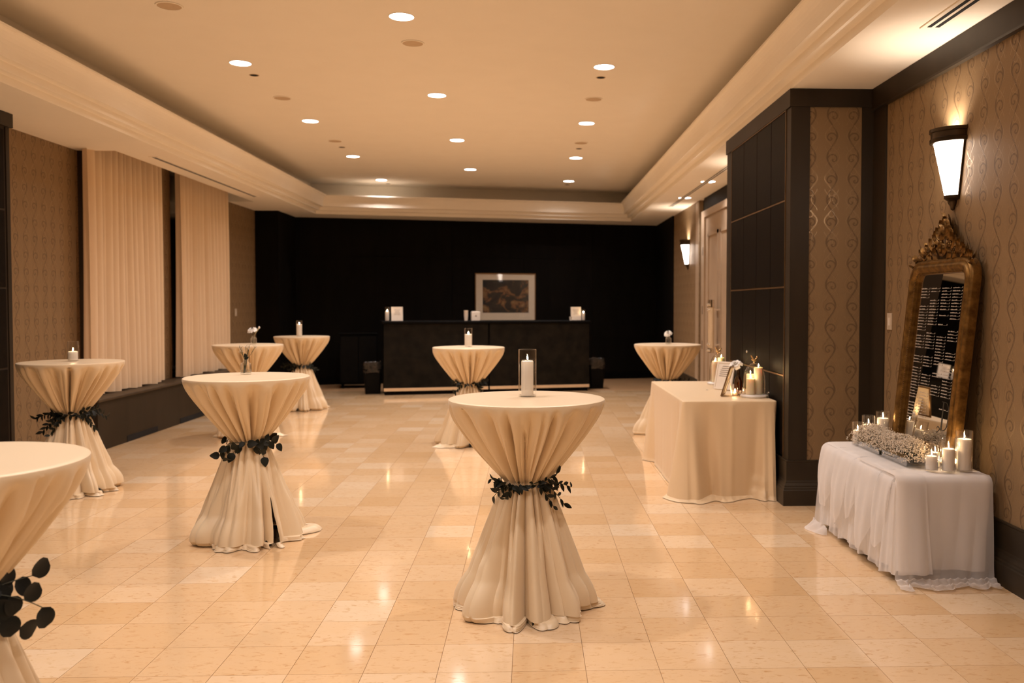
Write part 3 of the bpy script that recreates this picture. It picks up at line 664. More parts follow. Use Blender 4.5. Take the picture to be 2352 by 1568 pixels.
# ================================================================== CANDLES AND VASES
def hurricane(x, y, z, r, h, label, group='clear glass candle cylinders'):
    m = MB().lathe([(.0008, .001), (r-.002, .001), (r, .003), (r, h-.001), (r-.0012, h), (r-.0025, h-.001), (r-.0025, .008), (.0008, .007)], 32)
    o = m.build('candle_glass', M['glass'], None, True, (x, y, z)); return tag(o, label, 'glass', group)
def candle(x, y, z, r, h, label, light=1.2, flame=1.0, mat='wax', group='white pillar candles', lit=True):
    t = thing('pillar_candle', label, 'candle', (x, y, z), 0, group)
    MB().lathe([(.0008, 0), (r*.97, 0), (r, .003), (r, h-.006), (r*.97, h-.001), (r*.85, h), (r*.55, h-.005), (.0008, h-.007)], 28).build('wax', M[mat], t, True)
    wk = MB().tube([(0, 0, h-.008), (.001, 0, h+.002), (.002, 0, h+.008)], .0011, 5).build('wick', M['wick'], t)
    if lit:
        f_ = flame*.85; MB().lathe([(.0003, .004), (.0024*f_, .007), (.0036*f_, .011), (.0030*f_, .017), (.0015*f_, .023), (.0002, .029)], 10, (.001, 0, h)).build('flame', M['flame'], wk, True)
    return t
x, y = -.017, 4.49
hurricane(x, y, ZT+.001, .0455, .238, 'tall clear glass cylinder on the foremost open-floor table')
candle(x, y, ZT+.009, .0305, .172, 'tall white pillar candle in a glass cylinder, beads of wax down its side', 1.0)
x, y = -3.70, 7.36
hurricane(x, y, ZT+.001, .043, .16, 'short clear glass cylinder on the table beside the wallpaper')
candle(x-.002, y, ZT+.009, .036, .070, 'short white pillar candle on the table beside the wallpaper', .8)
x, y = -3.28, 12.80
hurricane(x, y, ZT+.001, .043, .225, 'clear glass cylinder on the table closest to the black cabinet')
candle(x, y, ZT+.009, .036, .165, 'white pillar candle on the table closest to the black cabinet', .8, 1.5)
x, y = -.678, 9.74
hurricane(x, y, ZT+.001, .0445, .20, 'clear glass cylinder on the table in front of the dark bar')
candle(x, y, ZT+.009, .038, .128, 'white pillar candle on the table in front of the dark bar', .8, 1.4)

def bottle(x, y, z, r, h, label, neck=.45):
    t = thing('bud_vase', label, 'vase', (x, y, z), 0, 'small clear bottle vases'); nr = r*neck
    MB().lathe([(.0008, .001), (r*.9, .001), (r, .006), (r, h*.66), (r*.92, h*.74), (nr*1.1, h*.82), (nr, h*.86), (nr, h*.97), (nr*1.2, h), (nr*1.05, h), (nr*.85, h*.96), (nr*.85, h*.86), (r*.88, h*.72), (r*.95, h*.64), (r*.95, .01), (.0008, .008)], 24).build('bottle', M['glass'], t, True)
    MB().lathe([(.0008, .009), (r*.93, .011), (r*.93, h*.30), (.0008, h*.30)], 20).build('water', M['water'], t, True)
    return t
def bloom_mesh(r, seed, ruffle=.25, rows_=4):
    rg = random.Random(seed); m = MB()
    for k in range(rows_):
        n_ = 5+2*k; tilt = .15+.36*k
        for j in range(n_):
            a = 2*PI*(j+.5*(k % 2))/n_+rg.uniform(-.15, .15); L = r*(.62+.14*k); W = r*.42; rr = []
            for i in range(5):
                s_ = i/4; wd = W*math.sin(PI*(.15+.75*s_))**.7; up = L*s_*math.cos(tilt*s_*1.4); ou = L*s_*math.sin(tilt*s_*1.4)+.05*r*k
                row = []
                for q in (-1, -.4, .4, 1):
                    lx = ou-.25*wd*q*q; ly = wd*q; lz = up+ruffle*r*.22*math.sin(q*5+i+seed)*s_
                    row.append((lx*math.cos(a)-ly*math.sin(a), lx*math.sin(a)+ly*math.cos(a), lz-.35*r))
                rr.append(row)
            m.grid(rr)
    return m
def stem_flower(name, x, y, z, path, bloom_r, label, seed, cat='flower', leaves=2, tilt=(0, 0, 0)):
    t = thing(name, label, cat, (x, y, z))
    MB().tube(path, .0022, 5).build('stem', M['stem'], t, True)
    b = bloom_mesh(bloom_r, seed).build('bloom', M['petal'], t, True, path[-1]); b.rotation_euler = tilt
    for k in range(leaves):
        p = path[len(path)//2+k] if len(path) > 3 else path[-1]; put_leaf(t, p, (random.Random(seed+k).uniform(-1, 1), random.Random(seed+k+5).uniform(-1, .2), .5), (0, 0, 1), 'broad', .55)
    return t
# filler blossom bottle
x, y = -1.872, 5.94
bottle(x, y, ZT+.001, .0345, .100, 'square-shouldered clear bottle on the broad-leaf garland table', .5)
t = thing('filler_sprig', 'sprig of tiny pale filler blossoms in the clear bottle', 'flower', (x, y, ZT+.012)); rg = random.Random(3)
m = MB(); dots = MB()
for k in range(9):
    a = rg.uniform(0, 2*PI); ro = rg.uniform(.02, .068); h = rg.uniform(.135, .19); p0 = (rg.uniform(-.008, .008), rg.uniform(-.008, .008), .075); p1 = (ro*math.cos(a)*.55, ro*math.sin(a)*.55, .12); p2 = (ro*math.cos(a), ro*math.sin(a), h)
    m.tube([(p0[0]*.5-.012, p0[1], .0), p0, p1, p2], .0011, 4)
    for q in range(4):
        e = (p2[0]+rg.uniform(-.014, .014), p2[1]+rg.uniform(-.014, .014), p2[2]+rg.uniform(-.012, .014)); m.tube([p1 if q == 0 else p2, e], .0007, 3); dots.ball(e, rg.uniform(.0026, .0042), 6, 4)
m.build('stems', M['stem'], t, True); dots.build('blossoms', M['breath'], t, True)
for k, (dx, dz) in enumerate(((-.005, .098), (.006, .112))): put_leaf(t, (dx, -.004, dz-.012), (.6*(1-2*k)+.3, -.2, .8), (0, -1, .2), 'broad', .5)
x, y = -3.165, 10.33
bottle(x, y, ZT+.001, .034, .098, 'clear bottle vase holding the round white bloom')
stem_flower('ranunculus_stem', x, y, ZT+.012, [(-.004, 0, 0), (-.005, 0, .09), (-.014, 0, .13), (-.018, 0, .165)], .052, 'round white bloom in the bottle by the second curtain', 4, tilt=(.3, -.2, 0))
t = thing('tulip_flower', 'slender pale bud leaning out of the bottle by the second curtain', 'flower', (x, y, ZT+.012))
MB().tube([(.004, 0, 0), (.008, 0, .09), (.035, 0, .14), (.06, 0, .175)], [.002, .0025, .006, .007], 6).build('stem', mottled('pale_green_stem', (.42, .36, .2), (.5, .43, .25), 20, .5), t, True)
MB().ball((.064, 0, .182), .011, 8, 6, 1.2).build('bud', M['petal'], t, True)
x, y = 1.590, 10.28
bottle(x, y, ZT+.001, .035, .098, 'clear bottle vase holding the white rose on the table near the door')
stem_flower('rose_stem', x, y, ZT+.012, [(0, 0, 0), (-.002, 0, .09), (-.006, 0, .11), (-.008, 0, .125)], .044, 'white rose in the bottle on the table near the door', 9, tilt=(.5, -.4, 0))

# ================================================================== BAR AND BACK OF ROOM
BA = math.atan2(15.521-14.793, 1.016+2.42); BLN = math.hypot(15.521-14.793, 1.016+2.42)
bar = thing('bar_counter', 'long dark mottled bar counter with brass kick strip before the back wall', 'bar', (-2.42, 14.793, 0), BA)
MB().box(.02, BLN-.02, .03, .70, .05, 1.18).build('carcass', M['black'], bar)
for a, b in ((.0, 1.735), (1.765, BLN)): MB().bevbox(a, b, 0, .03, .118, 1.185, .004).build('front_panel', M['barpanel'], bar)
MB().bevbox(-.02, BLN+.02, -.03, .74, 1.185, 1.222, .006).build('counter_top', M['black'], bar)
for a, b in ((.0, 1.735), (1.765, BLN)): MB().box(a, b, -.012, .03, .066, .116).build('kick_strip', M['gold_kick'], bar)
MB().box(.02, BLN-.02, .03, .70, 0, .066).build('toe_kick', M['black'], bar)
def barpt(l, d, z): return (-2.42+l*math.cos(BA)-d*math.sin(BA), 14.793+l*math.sin(BA)+d*math.cos(BA), z)
def leaning_sign(p, rz, wd, ht, tilt, label, name='table_sign', rows_=5, frame=.016, fm='paper', face='paper', group=None):
    t = thing(name, label, 'sign', p, rz, group); t.rotation_euler = (-tilt, 0, rz)
    m = MB(); f_ = frame; h = wd/2
    m.box(-h, h, 0, .012, 0, f_); m.box(-h, h, 0, .012, ht-f_, ht); m.box(-h, -h+f_, 0, .012, f_, ht-f_); m.box(h-f_, h, 0, .012, f_, ht-f_)
    m.build('frame', M[fm], t)
    MB().box(-h+f_, h-f_, .004, .010, f_, ht-f_).build('card', M[face], t)
    m = MB(); rg = random.Random(int(wd*1000)+rows_)
    for k in range(rows_):
        z = ht-f_*2-(k+1)*(ht*.42)/max(rows_, 1); q = h*rg.uniform(.35, .6); m.box(-q, q, .0030, .0042, z, z+ht*.022)
    if rows_: m.build('printed_lines', M['print'], t)
    MB().add([(-.02, .012, ht*.6), (.02, .012, ht*.6), (.03, ht*.34, ht*.02), (-.03, ht*.34, ht*.02)], [(0, 1, 2, 3)]).build('easel_back', M['paper'], t)
    return t
def bar_top(l, d): return barpt(l, d, 1.2225)
# left end of bar
p = bar_top(.07, .20); hurricane(p[0], p[1], p[2], .038, .235, 'clear glass cylinder at the bar end by the black bin'); candle(p[0], p[1], p[2]+.008, .032, .15, 'lit white candle at the bar end by the black bin', .6, 1.6)
leaning_sign(barpt(.235, .20, 1.226), BA, .19, .235, .14, 'white printed bar menu sign beside the candle at the cabinet end')
# cup stack and napkin box
p = bar_top(1.39, .20); t = thing('cup_stack', 'short stack of white paper cups on the bar', 'cups', p)
m = MB()
for k in range(9): m = MB().lathe([(.028, .002+.011*k), (.036, .09+.011*k), (.038, .091+.011*k), (.034, .09+.011*k), (.026, .006+.011*k), (.001, .006+.011*k)], 18); m.build('cup', M['paper'], t, True)
p = bar_top(1.56, .20); t = thing('napkin_box', 'small white box of napkins with dark mark on the bar', 'box', p, BA)
MB().bevbox(-.072, .072, 0, .11, 0, .155, .006).build('box', M['paper'], t); MB().box(-.012, .012, -.002, .001, .07, .095).build('mark', M['print'], t)
MB().bevbox(-.06, .06, .012, .098, .155, .163, .002).build('napkins', M['white'], t)
# right end of bar
leaning_sign(barpt(3.33, .20, 1.227), BA-.12, .18, .235, .18, 'white printed bar menu sign at the bar end by the candle near the right bin')
p = bar_top(3.44, .12); hurricane(p[0], p[1], p[2], .03, .19, 'clear glass cylinder in front of the sign at the far bar end'); candle(p[0], p[1], p[2]+.008, .025, .125, 'lit white candle in front of the sign at the far bar end', .6, 1.6)
p = bar_top(3.21, .12); o = MB().lathe([(.001, 0), (.018, 0), (.026, .06), (.028, .064), (.024, .062), (.016, .004), (.001, .004)], 16).build('votive_cup', M['wax'], None, True, p); tag(o, 'tiny pale votive cup by the sign at the far bar end', 'votive')
# framed art on the back wall
bx = lambda x: ((x-A.x)*math.cos(BANG))/(math.cos(BANG)**2)
l0, l1 = bx(-1.083), bx(.088)
art = thing('framed_picture', 'framed abstract print with wide tan mount on the dark back wall', 'picture', (A.x, A.y, 0), BANG)
m = MB()
for a, b, c, d in ((l0, l1, 1.165, 1.18), (l0, l1, 2.092, 2.107), (l0, l0+.015, 1.18, 2.092), (l1-.015, l1, 1.18, 2.092)): m.box(a, b, -.04, -.002, c, d)
m.build('frame', M['bronze'], art)
m = MB(); a, b, c, d = l0+.147, l1-.137, 1.335, 1.978
for q in ((l0+.015, l1-.015, 1.18, c), (l0+.015, l1-.015, d, 2.092), (l0+.015, a, c, d), (b, l1-.015, c, d)): m.box(q[0], q[1], -.024, -.014, q[2], q[3])
m.build('mount', M['mat'], art)
MB().box(a-.01, b+.01, -.016, -.010, c-.01, d+.01).build('print', M['art'], art)
MB().box(l0+.015, l1-.015, -.030, -.028, 1.18, 2.092).build('glazing', M['artglass'], art)
# bins and cabinet
def bin_(x, y, rz, label):
    t = thing('waste_bin', label, 'waste bin', (x, y, 0), rz, 'black waste bins beside the bar')
    rows = []
    for s_, z in ((.82, 0), (1, .40), (1.03, .405), (1.03, .42)):
        rows.append([(.15*s_*cx_, .13*s_*cy_, z) for cx_, cy_ in ((-1, -.8), (-.8, -1), (.8, -1), (1, -.8), (1, .8), (.8, 1), (-.8, 1), (-1, .8))])
    m = MB().grid(rows, True); m.add(rows[0], [tuple(range(7, -1, -1))]); m.build('bin_body', M['blackplastic'], t)
    rg = np.random.RandomState(int(abs(x)*100)); n = 48; rr = []
    for k, (s_, z) in enumerate(((1.06, .36), (1.08, .42), (1.02, .50), (.96, .535), (.86, .52), (.8, .42))):
        rr.append([(.15*s_*math.copysign(abs(math.cos(a))**.5, math.cos(a))+rg.uniform(-.006, .006), .13*s_*math.copysign(abs(math.sin(a))**.5, math.sin(a))+rg.uniform(-.006, .006), z+rg.uniform(-.014, .014)) for a in [2*PI*j/n for j in range(n)]])
    MB().grid(rr, True).build('bin_liner', M['liner'], t, True)
    return t
bin_(-2.66, 15.12, BA, 'black waste bin with crumpled liner at the cabinet end of the bar')
bin_(1.16, 16.02, BA, 'black waste bin with crumpled liner at the far right bar end')
t = thing('black_cabinet', 'low black cabinet standing behind the bin against the back wall', 'cabinet', (-3.40, 16.02, 0), BA)
MB().box(0, .66, .0, .45, .07, .965).build('body', M['black'], t)
for a in (.015, .335): MB().bevbox(a, a+.31, -.018, 0, .10, .93, .004).build('door', M['blackplastic'], t)
for a in (.03, .57):
    for b in (.03, .37): MB().box(a, a+.05, b, b+.05, 0, .07).build('leg', M['black'], t)
MB().bevbox(-.015, .675, -.03, .46, .965, .985, .004).build('top', M['black'], t)

# ================================================================== GUEST TABLE (long champagne cloth)
def rect_cloth(x0, x1, y0, y1, zt, rad, seed, mat, name, label, amp=.012, corner=.07, pud=lambda u, p, nrm: .01, nper=420, gap=.0, sagz=0, hem=None, grp=None, extra=None):
    rg = np.random.RandomState(seed); W, D = x1-x0, y1-y0; r = rad
    segs = [W-2*r, PI*r/2, D-2*r, PI*r/2, W-2*r, PI*r/2, D-2*r, PI*r/2]; tot = sum(segs)
    pts = []
    for k in range(nper):
        u = k/nper*tot; i = 0
        while u > segs[i]: u -= segs[i]; i += 1
        if i == 0: p, nn, cr = (x0+r+u, y0), (0, -1), min(u, segs[0]-u)
        elif i == 2: p, nn, cr = (x1, y0+r+u), (1, 0), min(u, segs[2]-u)
        elif i == 4: p, nn, cr = (x1-r-u, y1), (0, 1), min(u, segs[4]-u)
        elif i == 6: p, nn, cr = (x0, y1-r-u), (-1, 0), min(u, segs[6]-u)
        else:
            a = {1: -PI/2, 3: 0, 5: PI/2, 7: PI}[i]+u/r; c = {1: (x1-r, y0+r), 3: (x1-r, y1-r), 5: (x0+r, y1-r), 7: (x0+r, y0+r)}[i]
            nn = (math.cos(a), math.sin(a)); p = (c[0]+r*nn[0], c[1]+r*nn[1]); cr = 0
        pts.append((p[0], p[1], nn[0], nn[1], cr, k/nper*tot))
    P = np.array(pts); U = P[:, 5]; cr = P[:, 4]; nx, ny = P[:, 2], P[:, 3]
    cf = np.exp(-(cr/.10)**2); cb = np.exp(-((cr-.16)/.07)**2)
    wob = sum(rg.uniform(.3, 1)*np.sin(2*PI*U/tot*q+rg.uniform(0, 6.28)) for q in rg.randint(6, 34, 9))/4
    fine = sum(rg.uniform(.3, 1)*np.sin(2*PI*U/tot*q+rg.uniform(0, 6.28)) for q in rg.randint(30, 80, 7))/4
    PD = np.array([pud(p[5], (p[0], p[1]), (p[2], p[3])) for p in pts]); rows = []
    cx, cy = (x0+x1)/2, (y0+y1)/2
    for s_ in (.02, .35, .65, .88, .97): rows.append([(cx+(p[0]-cx)*s_, cy+(p[1]-cy)*s_, zt+sagz*math.sin(9*p[0]*s_+5*p[1])*.5) for p in pts])
    er = .008 if rad < .05 else .03
    for a in (.25, .6, 1.0): rows.append([(p[0]-p[2]*er*(1-math.sin(a*PI/2)), p[1]-p[3]*er*(1-math.sin(a*PI/2)), zt-er*(1-math.cos(a*PI/2))) for p in pts])
    for t_ in np.linspace(.03, 1, 34):
        d = amp*t_**.8*(wob+.45*fine) + corner*t_**1.15*cf - .045*t_*cb
        if extra is not None: d = d + extra(P, t_)
        zb = .022 if hem is None else .022+np.array([hem(p[5], (p[0], p[1]), (p[2], p[3])) for p in pts])
        z = (zt-er) - ((zt-er)-zb)*t_; z = np.broadcast_to(z, (nper,))
        rows.append([(P[j, 0]+nx[j]*d[j], P[j, 1]+ny[j]*d[j], z[j]) for j in range(nper)])
    last = rows[-1]
    for s_ in np.linspace(.15, 1, 8):
        zf = np.array([q[2] for q in last])*(1-s_)**2 + .0045 + .016*math.sin(PI*s_)*np.clip(.4+fine+wob, 0, 1.3)*np.clip(PD/.05, 0, 1)
        if hem is not None: zf = np.where(np.array([q[2] for q in last]) > .03, np.array([q[2] for q in last])+.0*s_, zf)
        rows.append([(last[j][0]+nx[j]*PD[j]*s_, last[j][1]+ny[j]*PD[j]*s_, zf[j]) for j in range(nper)])
    m = MB().grid(rows, True); m.f = [f[::-1] for f in m.f]
    o = m.build(name, mat, None, True); return tag(o, label, 'tablecloth', grp)
GX0, GX1, GY0, GY1, GZ = 1.17, 1.908, 6.84, 8.64, .762
t = thing('folding_table', 'long folding table hidden under the champagne guest-table cloth', 'table', (0, 0, 0))
MB().bevbox(GX0+.012, GX1-.012, GY0+.012, GY1-.012, GZ-.04, GZ-.004, .005).build('table_top', M['darkmetal'], t)
for a in (GX0+.09, GX1-.09):
    for b in (GY0+.2, GY1-.2): MB().tube([(a, b, 0), (a, b, GZ-.04)], .016, 8).build('leg', M['darkmetal'], t, True)
def gpud(u, p, n_):
    v = .004
    if n_[1] < -.5: v = .012 + .13*math.exp(-((p[0]-1.44)/.17)**2)
    if n_[0] < -.5: v = .006 + .05*math.exp(-((p[1]-7.05)/.2)**2)
    if n_[0] > .5: v = 0.0
    return v
def gextra(P, t_):
    front = (P[:, 3] < -.7).astype(float); left = (P[:, 2] < -.7).astype(float); right = (P[:, 2] > .3).astype(float)
    g = lambda c, w_: np.exp(-((P[:, 0]-c)/w_)**2)
    tt = t_**1.2
    d = front*(.11*tt*g(1.235+.06*t_, .040+.03*t_) - .060*tt*g(1.37+.05*t_, .035) + .03*tt*g(1.19, .02) + .012*np.exp(-np.abs(P[:, 0]-1.555)/.03) + .030*t_*g(1.80, .022) - .022*t_*g(1.755, .025) + .018*t_*g(1.86, .018) - .012*t_*g(1.62, .06))
    d += front*max(0, t_-.78)*.40*g(1.765, .040)*(.7+.3*math.sin(40*t_))
    d += left*(.03*t_*np.exp(-((P[:, 1]-8.5)/.10)**2) + .05*tt*np.exp(-((P[:, 1]-6.92)/.07)**2) - .02*tt*np.exp(-((P[:, 1]-7.12)/.08)**2))
    return d - right*(.075*t_**1.15*np.exp(-(P[:, 4]/.1)**2) + .032*t_)
rect_cloth(GX0, GX1, GY0, GY1, GZ, .02, 5, M['satin2'], 'tablecloth', 'long champagne cloth reaching the floor on the guest table by the pier', .006, .075, gpud, extra=gextra)
ZG = GZ+.0015
# bell domes with candles
def bell_dome(x, y, r, h, label, lab2, seed):
    t = thing('glass_cloche', label, 'cloche', (x, y, ZG), 0, 'bell domes on the guest table')
    MB().lathe([(.001, 0), (r*1.24, 0), (r*1.27, .004), (r*1.27, .014), (r*1.18, .020), (r*1.1, .022), (.001, .022)], 36).build('marble_base', M['marble'], t, True)
    pr = [(r, .023), (r*1.01, .06), (r, h*.5)] + [(r*math.cos(a), h*.5+(h*.5)*math.sin(a)) for a in (.3, .6, .9, 1.15, 1.35, 1.5)] + [(.004, h)]
    MB().lathe(pr, 36).build('dome', M['domeglass'], t, True)
    k = MB(); k.lathe([(.001, h-.002), (.012, h), (.010, h+.008), (.006, h+.012)], 12); k.build('knob_foot', M['brassbird'], t, True)
    b = MB(); b.tube([(-.024, 0, h+.030), (-.012, 0, h+.024), (.002, 0, h+.021), (.014, 0, h+.028), (.020, 0, h+.040)], [.003, .009, .012, .009, .0065], 10); b.ball((.023, 0, h+.047), .0085, 10, 6); b.tube([(.029, 0, h+.047), (.038, 0, h+.045)], [.003, .0005], 6); b.tube([(-.008, .005, h+.032), (-.018, .012, h+.05), (-.026, .010, h+.062)], [.006, .007, .002], 6)
    b.build('bird_knob', M['brassbird'], t, True)
    return t
def dome_candles(x, y, hs, lab):
    for (dx, dy, rr, h, li, nm) in hs: candle(x+dx, y+dy, ZG+.0225, rr, h, nm+lab, li, .8, 'waxlit', 'ivory candles under the bell domes')
x, y = 1.800, 7.135
bell_dome(x, y, .088, .275, 'clear glass bell dome with bird knob nearer the dark pier front', '', 1)
dome_candles(x, y, [(.036, .010, .035, .215, 1.4, 'tallest ivory candle'), (-.022, .040, .032, .16, 0, 'middle ivory candle'), (-.036, -.030, .034, .128, .9, 'shortest ivory candle')], ' under the bell dome nearer the pier front')
x, y = 1.745, 8.27
bell_dome(x, y, .078, .285, 'clear glass bell dome with bird knob at the door end of the guest table', '', 2)
dome_candles(x, y, [(.032, .012, .031, .225, 1.4, 'tallest ivory candle'), (-.024, .036, .028, .17, 0, 'middle ivory candle'), (-.030, -.028, .031, .195, .9, 'front ivory candle')], ' under the bell dome at the door end')
# signs on the guest table
def frame_on(x, y, face, wd, ht, tilt, label, fm, mat, rows_):
    return leaning_sign((x, y, ZG+.006), face, wd, ht, tilt, label, 'picture_frame_sign', rows_, .014, fm, mat)
frame_on(1.665, 7.72, -.95, .20, .245, .22, 'pale framed printed notice leaning between the two bell domes', 'paper', 'paper', 6)
frame_on(1.565, 7.25, -1.93, .20, .25, .30, 'thin framed card seen edge-on beside the amber bottle', 'bronze', 'paper', 0)
# amber bottle with carnation
t = thing('amber_bottle', 'slender amber glass bottle on the guest table', 'bottle', (1.715, 7.33, ZG))
MB().lathe([(.001, .001), (.032, .001), (.034, .006), (.034, .11), (.026, .135), (.016, .15), (.014, .2), (.017, .206), (.013, .206), (.012, .15), (.022, .134), (.031, .108), (.031, .01), (.001, .008)], 20).build('bottle', M['brownglass'], t, True)
stem_flower('carnation_stem', 1.715, 7.33, ZG+.012, [(0, 0, 0), (0, 0, .19), (-.012, -.004, .225), (-.03, -.01, .245)], .052, 'white carnation in the amber bottle', 14, tilt=(.4, -.5, 0))
t = thing('dried_sprig', 'thin curling dried stem beside the carnation', 'flower', (1.727, 7.335, ZG+.01))
MB().tube([(0, 0, 0), (.004, 0, .2), (.045, 0, .25), (.072, 0, .30), (.062, 0, .34)], .0018, 5).build('stem', M['stem'], t, True); MB().ball((.06, 0, .345), .007, 7, 5, 1.6).build('bud', M['breath'], t, True)
def breath_clump(x, y, z, n_, rx, ry, rz_, seed, label, name='gypsophila_sprig'):
    t = thing(name, label, 'flowers', (x, y, z)); rg = random.Random(seed); st = MB(); bl = MB()
    for k in range(n_):
        a = rg.uniform(0, 2*PI); q = math.sqrt(rg.random()); p = (rx*q*math.cos(a), ry*q*math.sin(a), rz_*rg.uniform(.25, 1)); st.tube([(p[0]*.3, p[1]*.3, 0), p], .0008, 3, False); bl.ball(p, rg.uniform(.003, .0052), 6, 4)
    st.build('stems', M['stem'], t, True); b = bl.build('blossoms', M['breath'], t, True); b['kind'] = 'stuff'; return t
breath_clump(1.690, 7.19, ZG, 26, .035, .03, .045, 31, 'small sprig of pale filler blossoms at the amber bottle foot')
breath_clump(1.880, 7.03, ZG, 9, .014, .025, .05, 32, 'tiny sprig of pale filler blossoms against the pier beside the dome')
t = thing('tea_light', 'small glass tea light glowing beside the edge-on frame', 'candle', (1.668, 7.235, ZG))
MB().lathe([(.001, .001), (.022, .001), (.024, .05), (.022, .05), (.02, .005), (.001, .005)], 18).build('holder', M['glass'], t, True); MB().lathe([(.001, .006), (.018, .006), (.018, .024), (.001, .023)], 14).build('wax', M['waxlit'], t, True)
MB().lathe([(.0003, .026), (.004, .034), (.003, .044), (.0002, .056)], 8).build('flame', M['flame'], t, True)

# ================================================================== CHIFFON TABLE WITH MIRROR
WX0, WX1, WY0, WY1, WZ = 1.985, 2.515, 4.735, 6.00, .575
t = thing('bench_table', 'low bench table hidden under the white cloth and chiffon', 'table', (0, 0, 0))
MB().bevbox(WX0+.02, WX1-.02, WY0+.02, WY1-.02, WZ-.045, WZ-.006, .01).build('table_top', M['trim'], t)
for a in (WX0+.06, WX1-.06):
    for b in (WY0+.07, WY1-.07): MB().box(a-.02, a+.02, b-.02, b+.02, 0, WZ-.045).build('leg', M['trim'], t)
rect_cloth(WX0, WX1, WY0, WY1, WZ, .06, 9, M['whitecloth'], 'tablecloth', 'white cotton cloth under the chiffon on the mirror table', .010, .006, lambda u, p, n_: .004, nper=360, hem=lambda u, p, n_: .04 if n_[1] < -.5 else .012,
           extra=lambda P, t_: -.03*t_*(P[:, 2] > .3))
ch = thing('chiffon_drape', 'sheer white chiffon swagged along the mirror table and pooling on the floor', 'drape', (0, 0, 0))
rg = np.random.RandomState(4); nn = 150
def sheet(rowsf, nr, nc, name):
    rows = [[rowsf(i/(nr-1), j/(nc-1)) for j in range(nc)] for i in range(nr)]; return MB().grid(rows).build(name, M['chiffon'], ch, True)
e_ = .012
# layer over the top and down the front end, pooling at the floor
def over(yb, q, rr=.04, off=.006):              # profile that rolls over the front table edge; q in metres from the edge crease
    y0_ = WY0 - off
    if q < 0: return (y0_ + rr - q, WZ + off)
    a_ = q/rr
    if a_ < PI/2: return (y0_ + rr - rr*math.sin(a_), WZ + off - rr*(1-math.cos(a_)))
    return (y0_, WZ + off - rr - (q - rr*PI/2))
def front_sheet(v, u):
    x = WX0-.012 + (WX1-.004-WX0)*u; LT = .55; LF = .574
    if v < .72:
        q = -LT + (LT+LF)*(v/.72); y, z = over(0, q); k = max(0, min(1, q/LF))
        wav = .010*math.sin(24*x+3*k)+.006*math.sin(51*x+1)+.022*k*math.exp(-((u-.12)/.05)**2)
        return (x-.02*k*(1-u), y-.035*k-abs(wav)*k, max(z, .03)+(.002*math.sin(30*x+9*y) if q < 0 else 0))
    k = (v-.72)/.28; wv = .5+.5*math.sin(19*u+2*math.sin(7*u)); ru = .020*math.sin(PI*k*2.5)**2*(.4+.6*math.sin(43*u)**2)
    wav = abs(.010*math.sin(24*x+3)+.006*math.sin(51*x+1)+.022*math.exp(-((u-.12)/.05)**2))
    return (x-.02*(1-u)+.02*k*math.sin(31*u), WY0-.041-wav*(1-k)-(.05+.10*wv*(1-.35*u))*k, .03*(1-k)**2+.006+ru)
sheet(front_sheet, 60, 150, 'front_fall')
# a doubled strip hanging at the front corner
def strip_sheet(v, u):
    q = -.16 + .70*v; y, z = over(0, q, .04, .011); k = max(0, min(1, q/.56)); x = WX0-.012+.16*u
    wv = .012*math.sin(PI*3*u+1)+.02*math.sin(PI*u)
    return (x-.01*k+.03*k*k*(u-.2), y-.060*k-abs(wv)*k, max(z, .02)+(.002*math.sin(9*u) if q < 0 else 0))
sheet(strip_sheet, 40, 40, 'corner_strip')
# swags along the long side
def over_side(q, rr=.045, off=.008):
    x0_ = WX0 - off
    if q < 0: return (x0_ + rr - q, WZ + off)
    a_ = q/rr
    if a_ < PI/2: return (x0_ + rr - rr*math.sin(a_), WZ + off - rr*(1-math.cos(a_)))
    return (x0_, WZ + off - rr - (q - rr*PI/2))
sw = [(4.78, 5.06, .40, .05), (4.95, 5.30, .46, .07), (5.20, 5.50, .34, .06), (5.36, 5.72, .42, .075), (5.60, 5.97, .36, .07)]
for k_, (ya, yb, dp, ou) in enumerate(sw):
    def swag(v, u, ya=ya, yb=yb, dp=dp, ou=ou, k_=k_):
        cat = math.sin(PI*u)**.5; L = .06+dp*cat; q = -.15+(.15+L)*v; x, z = over_side(q, .045, .005+.002*(k_ % 2)); k = max(0, min(1, q/L))
        y = ya+(yb-ya)*u; y += (.5-u)*.05*k*k
        x -= ou*cat*math.sin(PI*min(1, k*1.05)*.58) + .010*k*math.sin(9*u+3*k+k_)*cat + .006*k*math.sin(21*u+2*k_)
        return (x, y, z+0)
    sheet(swag, 34, 44, 'swag')
def side_fall(v, u):
    y = WY0+.02+(WY1-WY0-.04)*u; q = v
    return (WX0-.010-.030*q-.013*q*math.sin(38*y)-.007*q*math.sin(83*y+1), y, (WZ-.03)*(1-q)+(.03+.03*math.sin(9*y)**2)*q)
sheet(side_fall, 24, 150, 'side_fall')
def far_pool(v, u):
    y = 5.72+.32*u; return (WX0-.05-(.09*math.sin(PI*u)**.6)*v-.006*math.sin(30*y), y, .045*(1-v)**2+.006+.012*math.sin(PI*v)*math.sin(9*u)**2)
sheet(far_pool, 10, 40, 'hem_pool')
ZW = WZ+.014
